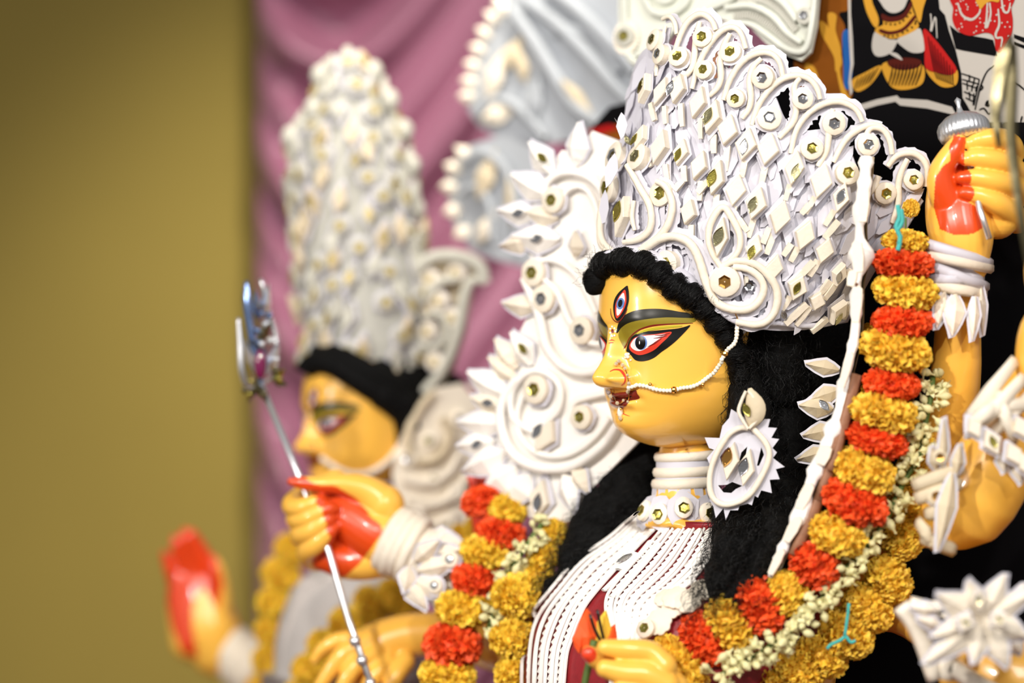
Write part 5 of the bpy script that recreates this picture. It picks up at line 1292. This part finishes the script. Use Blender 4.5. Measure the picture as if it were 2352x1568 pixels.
paint('painted_belt', 'cyel', [[(505,100),(560,120),(640,100),(690,20),(705,70),(730,130),(740,180),(680,220),(600,250),(540,250),(460,210),(470,180),(510,160)]], .0008)
paint('belt_stripe', 'cdark', [[(500,90),(560,112),(640,90),(690,10),(700,40),(650,120),(570,145),(510,135)]], .0014)
paint('belt_stripe', 'cdark', [[(490,190),(560,205),(640,180),(715,100),(722,122),(650,200),(560,228),(490,212)]], .0014)
for q in [(530,155),(560,160),(590,160),(620,150),(645,135),(670,110),(690,85),(520,235),(545,238),(575,238),(605,232),(640,215),(670,200),(700,180),(722,155),(725,140)]: paint('belt_dot', 'canvas', [ellipse(q[0], q[1], 7, 7, 10)], .002, step=3)
paint('painted_bow', 'cwhite', [[(460,205),(540,255),(600,262),(595,290),(560,345),(500,370),(455,360),(435,300)]])
paint('painted_bow', 'cwhite', [[(600,260),(690,215),(745,185),(765,220),(780,300),(770,340),(700,345),(640,310)]])
paint('painted_tail', 'cwhite', [[(545,345),(600,350),(640,395),(600,380)]], .0014)
paint('lotus_wing', 'cyel', [[(690,-40),(790,-40),(770,60),(750,150),(720,80)]])
paint('lotus_petal', 'cred', [[(775,190),(850,260),(930,360),(990,450),(960,490),(880,480),(790,450),(780,330)]])
paint('lotus_tip', 'cyel', [[(790,450),(880,485),(960,492),(992,455),(1000,510),(980,560),(900,570),(830,520)]])
for k in range(9): paint('petal_vein', 'canvas', [ribbon_poly([(805 + k * 20, 240 + k * 26), (830 + k * 17, 380 + k * 17), (850 + k * 15, 480 + k * 9), (868 + k * 14, 520 + k * 5)], 2, 2, 4)], .0016, step=5)
paint('lotus_petal', 'cyel', [[(500,430),(560,400),(640,400),(740,410),(780,450),(770,540),(700,580),(600,585),(540,540)]])
paint('lotus_petal', 'cyel', [[(310,520),(400,470),(480,430),(500,450),(430,550),(350,600),(310,570)]])
paint('lotus_root', 'cdark', [[(540,400),(620,380),(700,380),(760,400),(740,440),(640,460),(560,440)]], .0012)
for k in range(9): paint('petal_vein', 'canvas', [ribbon_poly([(575 + k * 24, 420), (565 + k * 23, 490), (545 + k * 22, 560)], 2, 3, 6)], .0016, step=5)
for k in range(6): paint('petal_vein', 'canvas', [ribbon_poly([(480 - k * 26, 440 + k * 14), (440 - k * 22, 510 + k * 12), (420 - k * 18, 545 + k * 8)], 2, 2, 4)], .0016, step=5)
paint('painted_arc', 'cwhite', [[(340,690),(470,650),(600,625),(620,645),(800,655),(960,700),(990,755),(800,710),(620,690),(590,665),(470,690),(340,730)]], smooth=False)
paint('white_panel', 'cwhite', [[(870,-40),(1480,-40),(1480,800),(1120,800),(1060,690),(1030,640),(1022,480),(985,330),(940,200),(915,100),(880,60)]], .0006, False, 16)
paint('painted_zigzag', 'cwhite', [ribbon_poly([(820,90), (825,150), (822,210), (850,110), (858,180), (862,250)], 4, 3, 5)], step=5)
paint('panel_band', 'canvas', [[(945,165),(1000,210),(1090,235),(1180,250),(1230,262),(1260,370),(1170,355),(1025,330),(985,320)]], .0014, False)
paint('red_cloth', 'cred', [[(975,-40),(1345,-40),(1350,60),(1360,140),(1350,230),(1290,340),(1250,330),(1235,240),(1180,215),(1080,235),(1000,200),(965,130),(970,60)]], .002)
rs = random.Random(8)
for k in range(70):
    x, y = rs.uniform(985, 1345), rs.uniform(-20, 320)
    if inpoly(np.array([x]), np.array([y]), [(975,-40),(1345,-40),(1350,230),(1290,330),(1250,320),(1235,235),(1180,205),(1080,225),(1000,195),(970,130)])[0]: paint('cloth_dot', 'cwhite', [ellipse(x, y, 5.5, 5.5, 8)], .0026, step=3)
paint('cloth_line', 'cwhite', [ribbon_poly([(1000,20), (1030,100), (1090,130), (1140,90), (1150,40)], 5, 5, 9)], .0028, step=5)
paint('cloth_line', 'cwhite', [ribbon_poly([(1195,20), (1190,120), (1185,190), (1215,100), (1210,20)], 5, 5, 8)], .0028, step=5)
paint('cloth_line', 'cwhite', [ribbon_poly([(1265,60), (1272,160), (1250,220), (1255,250), (1290,250), (1285,310)], 5, 5, 8)], .0028, step=5)
paint('cloth_line', 'cwhite', [ribbon_poly([(1285,-20), (1300,70), (1330,80), (1345,20)], 5, 4, 8)], .0028, step=5)
paint('painted_hand', 'cyel', [[(1130,-40),(1260,-40),(1270,15),(1220,10),(1180,30),(1150,65),(1138,40),(1120,10)]], .003)
paint('panel_stripe', 'canvas', [[(1366,225),(1480,260),(1480,300),(1366,250)]], .0014, False); paint('panel_stripe', 'canvas', [[(1366,275),(1480,310),(1480,335),(1366,295)]], .0014, False)
for q in ([(1025,482),(1140,520)],[(1028,520),(1140,552)],[(1030,545),(1130,580)],[(1040,600),(1120,635)],[(1050,640),(1110,670)],[(1075,490),(1075,540)],[(1110,505),(1100,560)],[(1060,535),(1062,590)],[(1095,555),(1090,600)],[(1125,560),(1115,600)],[(1075,600),(1078,650)],[(1105,610),(1100,690)],[(1140,520),(1105,690)]): paint('brick_line', 'canvas', [ribbon_poly(q, 4, 4, 5)], .0016, step=5)
for q in ([(1240,430),(1190,470),(1150,560),(1130,640),(1112,720)],[(1140,720),(1170,710),(1200,745),(1215,740)],[(1180,690),(1190,665),(1205,660)],[(1180,690),(1200,695),(1210,685)],[(1150,550),(1162,575),(1135,600)],[(1360,540),(1400,560),(1450,600)],[(1420,760),(1410,800)]): paint('horse_line', 'canvas', [ribbon_poly(q, 4, 4, 6)], .0016, step=5)
paint('horse_eye', 'canvas', [ellipse(1196, 678, 9, 14, 12)], .0018, step=4)
paint('blue_patch', 'cblue', [[(-1090,480),(-1010,470),(-1010,660),(-1100,640)]]) if False else None
# bits of the painted figures that show left of the headdress
ks2 = kv
KF = DepthSurf(lambda px: 3.26 - (px - 1340) / 200 * .08, (-.42, -.9, 0))
for nm, mt, q, l in (('black_patch','canvas',[(1360,290),(1400,245),(1440,235),(1500,230),(1520,330),(1520,480),(1400,470),(1340,330)],0),('yellow_patch','cbrown',[(1370,300),(1420,285),(1500,240),(1520,300),(1520,430),(1430,420),(1400,330)],.002),('blue_patch','cblue',[(1468,215),(1492,160),(1530,150),(1530,260),(1470,250)],.003),('red_patch','cred',[(1345,300),(1400,285),(1425,295),(1370,312)],.004)):
    m = MB(); sheet(m, DepthSurf(lambda px, l=l: 3.26 - (px - 1340) / 200 * .08 - l, (-.42, -.9, 0)), q, .0015); mesh(nm, m, mt, ks2, smooth=False)

# ------------------------------------------------------------------ things held in the hands
def lathe(m, c, ax_, prof, n=28, mi=0, rib=0, ribn=0):
    ax_ = Vector(ax_).normalized(); u = ax_.orthogonal().normalized(); v = ax_.cross(u)
    m.grid([[c + ax_ * z + (u * math.cos(a) + v * math.sin(a)) * r * (1 + rib * math.cos(a * ribn)) for a in (2 * math.pi * j / n for j in range(n))] for z, r in prof], wrap=True, mi=mi)
md = thing('silver_mace', P(2262, 548, 2.68), 'silver ribbed-dome mace on a thin rod held in the raised fist', 'mace')
ax_ = (P(2208, 250, 2.72) - P(2268, 548, 2.69)).normalized(); c = P(2217, 318, 2.715)
m = MB(); lathe(m, c, ax_, [(-.004, .0), (0, .026), (.006, .0285), (.014, .0285), (.019, .026), (.026, .018), (.030, .008), (.031, .0)], 96, rib=.035, ribn=32); mesh('dome', m, 'silver', md)
m = MB(); lathe(m, c + ax_ * .029, ax_, [(0, .006), (.004, .0035), (.010, .0025), (.016, .004), (.020, 0)], 16); mesh('finial', m, 'silver', md)
m = MB(); m.tube([P(2211, 300, 2.715), P(2240, 430, 2.70), P(2250, 480, 2.684), P(2272, 548, 2.676)], .0036, 10); mesh('rod', m, 'silver', md)
sw = thing('curved_blade', P(2330, 500, 2.45), 'dark bent metal blade standing upright at the right edge in front of the fist', 'blade')
def blade(pts, th, nm):
    m = MB(); c = cr(pts, 30); A = [P(x - w, y, d) for x, y, d, w in c]; B = [P(x + w, y, d) for x, y, d, w in c]; Mid = [P(x + w * .2, y, d - th) for x, y, d, w in c]; Bk = [P(x, y, d + th) for x, y, d, w in c]
    m.grid([A, Mid, B, Bk, A]); return mesh(nm, m, 'blade', sw, smooth=False)
blade([(2322,80,2.46,4),(2310,140,2.46,22),(2298,200,2.46,18),(2288,270,2.46,13),(2296,340,2.46,6)], .004, 'blade_leaf'); blade([(2332,100,2.45,4),(2326,190,2.45,13),(2322,300,2.45,14),(2332,400,2.45,12),(2348,520,2.45,9),(2362,620,2.45,5)], .004, 'blade_spine')
m = MB()
for k in range(26): m.ball(P(2308 - 14 * math.sin(k * .12) + (k > 8) * .4 * k, 120 + k * 9, 2.452), .0011, 6, 4)
o = mesh('blade_studs', m, 'mirror_s', sw); o['kind'] = 'stuff'
# trident
td = thing('trident', P(850, 1568, 2.93), 'silver trident with a jewelled three-pronged top held in the left fist', 'trident')
t0, t1 = P(598, 880, 3.10), P(870, 1620, 2.945); tx = (t1 - t0).normalized()
m = MB(); m.tube([t0, P(690, 1100, 3.065), P(757, 1270, 3.035), P(800, 1420, 3.0), t1], [.0042] * 5, 10); mesh('shaft', m, 'silver', td)
for s in (.80, .86, .93):
    m = MB(); q = t0 * (1 - s) + t1 * s; lathe(m, P(*((598 + (870 - 598) * s * 1.0), 880 + 740 * s), 3.10 - .155 * s), tx, [(-.006, .004), (-.003, .0068), (.003, .0068), (.006, .004)], 14); mesh('collar', m, 'silver', td)
def prong(pts, w, nm, mt):
    m = MB(); c = cr(pts, 22); m.tube([P(x, y, d) for x, y, d, _ in c], [max(.0004, q[3] / FPX * 3.1) for q in c], 8, flat=.6); return mesh(nm, m, mt, td)
prong([(600,885,3.10,8),(582,800,3.10,12),(572,740,3.10,13),(566,690,3.10,14),(565,645,3.10,7)], 1, 'prong', 'blue_lit_steel')
prong([(600,885,3.10,5),(570,890,3.10,7),(555,850,3.09,8),(551,780,3.09,7),(547,730,3.09,4)], 1, 'prong', 'silver'); prong([(602,880,3.10,5),(630,860,3.11,7),(636,780,3.12,8),(620,720,3.12,7),(603,650,3.12,8),(598,640,3.12,4)], 1, 'prong', 'silver')
m = MB(); m.ball(P(598, 836, 3.075), (.008, .006, .019), 14, 10); mesh('purple_gem', m, 'purple', td)
for x, y, r in ((590,760,9),(612,745,11),(622,782,10),(600,790,9),(585,785,8),(618,725,9),(632,850,10),(640,870,9),(634,826,9),(562,895,9),(572,905,8),(575,875,7),(600,720,8),(606,905,9)):
    m = MB(); m.ball(P(x, y, 3.085), r / FPX * 3.08, 8, 6); mesh('stud', m, R.choice(['silver', 'blade', 'blue_lit_steel', 'mirror_g']), td, smooth=False)
# what the lower hand holds: a slender dark red stem and an orange flower
fl_ = thing('held_flower', P(1340, 1560, 2.66), 'orange flower with dark stamens held by the lower hand before the chest', 'flower')
for (x, y), (u, v), w, mt in (((1352,1510),(1348,1396),26,'orange'),((1372,1505),(1392,1400),20,'yellow'),((1330,1500),(1340,1425),16,'orange'),((1392,1495),(1412,1432),14,'orange')): petal(fl_, P(x, y, 2.64), P(u, v, 2.645), w * 1.3 / FPX * 2.7, mt, paper=False, name='flower_petal')
for q in ([(1372,1400),(1380,1440),(1388,1472)], [(1355,1410),(1366,1445),(1384,1480)]):
    m = MB(); m.tube([P(x, y, 2.625) for x, y in cr(q, 8)], .0018, 6); mesh('stamen', m, 'black', fl_)
m = MB(); m.tube([P(x, y, 2.63) for x, y in cr([(1365,1470),(1356,1510),(1345,1560),(1338,1610)], 12)], .004, 10); mesh('stem', m, 'green', fl_)

# more of the ornate trident top: cast leaves and rings round the socket
for x, y, d, a, l, w, mt in ((590,700,3.10,95,70,12,'blue_lit_steel'),(612,690,3.11,80,80,12,'silver'),(575,820,3.10,110,90,10,'silver'),(628,820,3.11,70,90,12,'silver'),(600,900,3.10,-60,60,10,'blade'),(580,905,3.10,-120,50,9,'blade'),(610,760,3.09,60,60,12,'blade'),(592,790,3.09,130,60,10,'blue_lit_steel'),(640,860,3.10,40,40,12,'mirror_g'),(645,880,3.10,-20,36,10,'blade')):
    q = math.radians(a); petal(td, P(x - l / 2 * math.cos(q), y + l / 2 * math.sin(q), d), P(x + l / 2 * math.cos(q), y - l / 2 * math.sin(q), d - .01), w / FPX * 3.1, mt, name='cast_leaf', paper=False, th=.002, fold=.3)

# ------------------------------------------------------------------ the second, smaller statue behind
c0 = P(1590, 830, 2.86); c1_ = P(842, 998, 3.46); K = (250 / 5553 * 3.46) / (380 / 5553 * 2.80)
def T2(v): return c1_ + (v - c0) * K
def tr(mb, fn=T2):
    o = MB(); o.v = [fn(v) for v in mb.v]; o.f = list(mb.f); o.mi = list(mb.mi); return o
i2 = thing('goddess_statue', (c1_.x, c1_.y, PLAT), 'smaller blurred yellow goddess statue standing behind with a raised red palm', 'statue')
b2_ = MB(); cols2 = []
hd2 = tr(HEAD)
sk = lambda n: np.tile(SKIN, (n, 1))
H5 = [  # raised open palm
    [(500,1490,3.70,66),(480,1440,3.70,70),(465,1380,3.70,58),(455,1320,3.70,44)], [(440,1470,3.69,50),(425,1400,3.69,42),(420,1330,3.69,34)],
    [(485,1340,3.70,26),(470,1290,3.69,23),(452,1250,3.68,18),(440,1225,3.67,12)], [(462,1320,3.69,26),(445,1270,3.68,22),(430,1235,3.67,16),(425,1222,3.67,11)],
    [(435,1330,3.69,25),(418,1280,3.68,21),(405,1248,3.67,14),(402,1238,3.67,10)], [(412,1350,3.69,23),(395,1310,3.68,18),(382,1282,3.675,12),(378,1272,3.67,9)],
    [(500,1440,3.69,34),(505,1370,3.68,26),(498,1310,3.67,19),(490,1285,3.67,12)]]
h5 = hand(H5, .0022); px, py, dd = projv(h5); c5 = sk(len(px))
c5[inpoly(px, py, [(360,1200),(470,1200),(500,1290),(512,1340),(500,1400),(470,1350),(445,1370),(440,1430),(455,1510),(420,1500),(395,1440),(375,1340)])] = lin((222, 66, 22))
a2 = MB()
def limb2(rows, n=24):
    p, r = catpts(rows, n); a2.tube(p, r, 24); a2.ball(p[0], r[0], 24, 12); a2.ball(p[-1], r[-1], 24, 12)
limb2([(500,1490,3.70,56),(540,1530,3.69,44),(600,1570,3.67,46),(690,1640,3.62,56),(790,1560,3.56,62),(880,1430,3.5,62)])
limb2([(845,1090,3.46,42),(840,1180,3.46,44),(830,1280,3.46,60)])
t2 = MB(); loft(t2, [(T2(c), a * K * .86, b * K * .62) for c, a, b in secs])
a2r = remesh(a2, .005, 4)
inn = MB(); loft(inn, [(T2(c), a * K * .8, b * K * .56) for c, a, b in secs]);
for q, c in ((a2r, sk(len(a2r.v))), (inn, sk(len(inn.v))), (h5, c5), (hd2, sk(len(hd2.v)))): b2_.add(q.v, q.f); cols2.append(c)
o = mesh('body', b2_, 'skin', i2); paint_attr(o, np.vstack(cols2))
for nm, mt, q, both in FEATURES:
    mesh(nm, tr(q), mt, i2)
    if both: mesh(nm, tr(mir(q)), mt, i2)
mesh('blouse', t2, 'sari', i2)
q = MB(); zt = min(T2(c).z for c, a, b in secs); loft(q, [(Vector((T2(secs[-1][0]).x, T2(secs[-1][0]).y, z)), a, b) for z, a, b in ((zt + .02, .125, .105), (zt - .1, .115, .105), (.8, .15, .18), (.6, .2, .23), (PLAT, .22, .26))]); mesh('skirt', q, 'sari', i2)
# hair: black fringe and side locks
hm2 = MB(); fr2 = [(712,862),(725,842),(760,840),(800,862),(850,895),(890,920),(920,950),(930,985)]
S2 = Surf(hd2.bvh(), 3.42); l2, n2 = S2.path(fr2, 40, .008); hm2.tube(l2, [.017] * 25 + [.02] * 8 + [.018] * 7, 16, up=n2)
l2b, n2b = S2.path([(730,822),(765,820),(810,838),(860,868),(900,892),(935,925)], 30, .004); hm2.tube(l2b, .017, 14, up=n2b)
for rws in ([(925,930,3.40,34),(935,1010,3.42,34),(930,1090,3.44,36)], [(1010,900,3.5,60),(1010,1000,3.5,60),(1000,1150,3.5,50)]):
    q, _ = wigmass(rws, 24, seg=16); hm2.add(q.v, q.f)
hm2.ball(c1_ + Vector((.02, .02, .075)), (.085, .085, .07), 24, 14)
mesh('hair', hm2, 'hairbase', i2)

# its tall pointed headdress
def cone_pt(u, v):  # u 0..1 left to right as seen, v 0..1 up
    Lx = np.interp(v, [0, .15, .3, .45, .6, .72, .80, .90, 1], [705, 695, 690, 682, 672, 680, 722, 742, 796]); Rx = np.interp(v, [0, .12, .25, .4, .55, .7, .8, .9, 1], [955, 985, 985, 965, 950, 925, 893, 862, 806])
    y = 845 - 725 * v + (1 - v) * (u * 70) - 10
    a = math.pi * u; return Lx + (Rx - Lx) * (1 - math.cos(a)) / 2, y, 3.47 - math.sin(a) * (Rx - Lx) / 2 / FPX * 3.4 * .8
hs2 = thing('goddess_headdress', P(820, 850, 3.45), 'tall pointed white pith headdress of the smaller goddess statue, out of focus', 'headdress')
G = [[P(*cone_pt(u, v)) for u in np.linspace(0, 1, 30)] for v in np.linspace(0, 1, 40)]
m = MB(); full = []
for row in G:
    bk = [Vector((p.x, 2 * 3.47 - p.y, p.z)) for p in reversed(row[1:-1])]; full.append(row + bk)
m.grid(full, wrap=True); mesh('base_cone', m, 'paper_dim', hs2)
sg = MB(); sg.grid(G); S3 = Surf(sg.bvh(), 3.4)
r2 = random.Random(31)
for iv in range(15):
    v = .03 + iv * .064; k = 7 if v < .75 else (5 if v < .87 else 3)
    for iu in range(k):
        u = (iu + .5 * (iv % 2) + .3) / k
        if u > .98: continue
        u = min(.97, max(.03, u + r2.uniform(-.06, .06))); x, y, d = cone_pt(u, v + r2.uniform(-.02, .02))
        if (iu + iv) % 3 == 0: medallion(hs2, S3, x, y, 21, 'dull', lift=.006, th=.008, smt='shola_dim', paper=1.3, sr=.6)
        else: lozenge(hs2, S3, x, y, 17, 36, 1 if (iu + iv) % 3 == 1 else None, rot=r2.uniform(-.3, .3), lift=.006, smt=r2.choice(['shola_dim', 'shola_tan', 'shola_dim']), mt='dull', tilt=(r2.uniform(-.3, .3), r2.uniform(-.3, .3)))
for x, y in ((735,175),(858,165),(720,250),(895,230),(668,315),(928,300),(672,420),(945,380),(683,560),(955,480),(958,560)):
    m = MB(); m.ball(P(x, y, 3.45), (.014, .014, .017), 12, 8); mesh('edge_bud', m, 'shola_dim', hs2)
m = MB(); pz = [P(800, 190, 3.46), P(800, 160, 3.46), P(799, 130, 3.46), P(798, 106, 3.46)]; m.tube(pz, [.024, .018, .012, .005], 12); mesh('tip', m, 'shola_dim', hs2)
S4 = DepthSurf(lambda px: 3.43, (-.3, -.95, 0))
for pts, r in (([(705,835),(740,825),(790,835),(840,870),(900,905),(950,915)], 15), ([(960,620),(1000,590),(1060,590),(1105,610),(1120,650)], 17), ([(1120,650),(1090,640),(1070,680),(1055,760),(1020,850),(975,900)], 14), ([(970,700),(1010,650),(1060,640)], 12), ([(960,780),(1000,800),(1030,760),(1010,720),(970,730)], 11)):
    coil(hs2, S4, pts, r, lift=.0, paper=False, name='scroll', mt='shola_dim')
m = MB(); sheet(m, DepthSurf(lambda px: 3.45, (-.3, -.95, 0)), [(940,600),(1000,580),(1070,580),(1110,620),(1085,660),(1070,760),(1040,850),(980,910),(940,900)], .004); mesh('side_sheet', m, 'shola_tan', hs2, smooth=False)
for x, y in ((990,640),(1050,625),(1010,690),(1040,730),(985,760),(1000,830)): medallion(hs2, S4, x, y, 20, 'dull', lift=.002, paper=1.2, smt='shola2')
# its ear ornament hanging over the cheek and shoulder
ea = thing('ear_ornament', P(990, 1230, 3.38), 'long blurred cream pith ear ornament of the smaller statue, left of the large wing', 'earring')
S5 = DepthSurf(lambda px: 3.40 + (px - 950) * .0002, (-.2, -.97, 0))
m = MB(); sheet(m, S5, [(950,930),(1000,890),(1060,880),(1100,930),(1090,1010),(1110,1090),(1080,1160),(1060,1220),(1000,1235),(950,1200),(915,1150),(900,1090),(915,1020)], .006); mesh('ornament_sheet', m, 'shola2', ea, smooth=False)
for pts, r in (([(1000,900),(960,950),(940,1010),(960,1060),(1010,1050),(1040,1000),(1020,960)], 12), ([(930,1100),(980,1110),(1030,1090),(1060,1040)], 11), ([(940,1150),(990,1160),(1040,1140),(1080,1090)], 11), ([(960,1200),(1000,1205),(1050,1180)], 10)): coil(ea, S5, pts, r, lift=.004, paper=False, name='scroll', mt='shola_tan' if r == 12 else 'shola2')
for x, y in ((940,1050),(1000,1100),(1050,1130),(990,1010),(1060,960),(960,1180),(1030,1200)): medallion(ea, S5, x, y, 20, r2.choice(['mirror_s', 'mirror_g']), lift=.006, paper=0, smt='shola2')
for x, y, a in ((1090,900,60),(1075,1180,-50),(930,1200,220),(905,1130,190)): petal(ea, P(x, y, 3.39), P(x + 40 * math.cos(math.radians(a)), y - 40 * math.sin(math.radians(a)), 3.385), .013, 'shola2')
# pearl string over its cheek
pc = thing('nose_chain', P(800, 1080, 3.36), 'blurred pearl string across the cheek of the smaller statue', 'chain')
for q in cr([(745,1050),(775,1072),(810,1085),(850,1080),(890,1055),(920,1015)], 30):
    L, N = S2.hit(*q); inst('pearl', PEARL, Matrix.Translation(L + N * .004) @ Matrix.Scale(.0042, 4), pc)
# garlands and cuff
g5 = thing('lemon_garland', P(640, 1600, 3.5), 'pale yellow marigold garland on the left side of the smaller statue', 'garland')
LL = [(672,1262,3.50,44,36,30),(645,1320,3.50,46,40,25),(632,1385,3.49,44,42,10),(628,1450,3.49,44,42,5),(622,1515,3.48,44,42,0),(620,1575,3.48,44,42,0)]
for x, y, d, a, b, t in LL: flower(g5, 'l', x, y, d, a, b, t)
string(g5, [q[:3] for q in LL])
g6 = thing('lemon_garland', P(800, 1600, 3.3), 'pale yellow marigold garland between the trident shaft and the bracelet', 'garland')
LR = [(940,1400,3.34,40,32,60),(905,1370,3.34,46,36,60),(850,1395,3.33,52,38,70),(800,1440,3.32,52,42,50),(752,1490,3.31,50,42,40),(712,1540,3.30,44,40,20),(690,1600,3.30,44,40,10)]
for x, y, d, a, b, t in LR: flower(g6, 'l', x, y, d, a, b, t)
string(g6, [q[:3] for q in LR])
g7 = thing('lemon_garland', P(1050, 1260, 3.25), 'pale yellow marigold garland beside the ear ornament above the bracelet', 'garland')
for x, y, d, a, b, t in ((1062,1230,3.25,30,26,40),(1050,1280,3.24,30,28,20),(1090,1210,3.25,26,24,60)): flower(g7, 'l', x, y, d, a, b, t)
string(g7, [(1100,1190,3.25),(1062,1230,3.25),(1050,1280,3.24),(1045,1340,3.22)])
cu = thing('cuff', P(560, 1560, 3.68), 'white blurred pith cuff on the wrist of the raised red palm', 'bangle')
ax_ = (P(600, 1570, 3.67) - P(500, 1490, 3.70)).normalized()
bangle_wrap(cu, P(560, 1520, 3.69), ax_, .036, 5, .05, .007, 'shola', 9)
for a in range(10):
    t = 2 * math.pi * a / 10; d = (Vector((0, 0, 1)) * math.cos(t) + Vector((.3, -.95, 0)) * math.sin(t)); c = P(570, 1535, 3.68); petal(cu, c + d * .034, c + d * .055 + ax_ * .04, .014, 'shola')
m = MB(); sheet(m, DepthSurf(lambda px: 3.39, (0, -1, 0)), [(690,1330),(760,1320),(830,1320),(900,1340),(880,1390),(780,1420),(720,1490),(670,1560),(640,1600),(650,1450)], .006)
pp = tag(mesh('white_sash', m, 'sari', smooth=False), 'white sash across the chest of the smaller statue under its garlands', 'cloth')
# red fingertip and cuff of another hand between the wing and the garland
rh = thing('red_palm_hand', P(1100, 1190, 3.1), 'red painted hand showing between the large side wing and the far garland', 'hand')
q = hand([[(1110,1230,3.10,22),(1105,1180,3.10,24),(1100,1130,3.10,20),(1085,1095,3.10,14),(1078,1080,3.10,8)], [(1130,1220,3.10,22),(1125,1160,3.10,22),(1118,1110,3.10,16)]], .002)
mesh('hand_skin', q, 'red', rh)
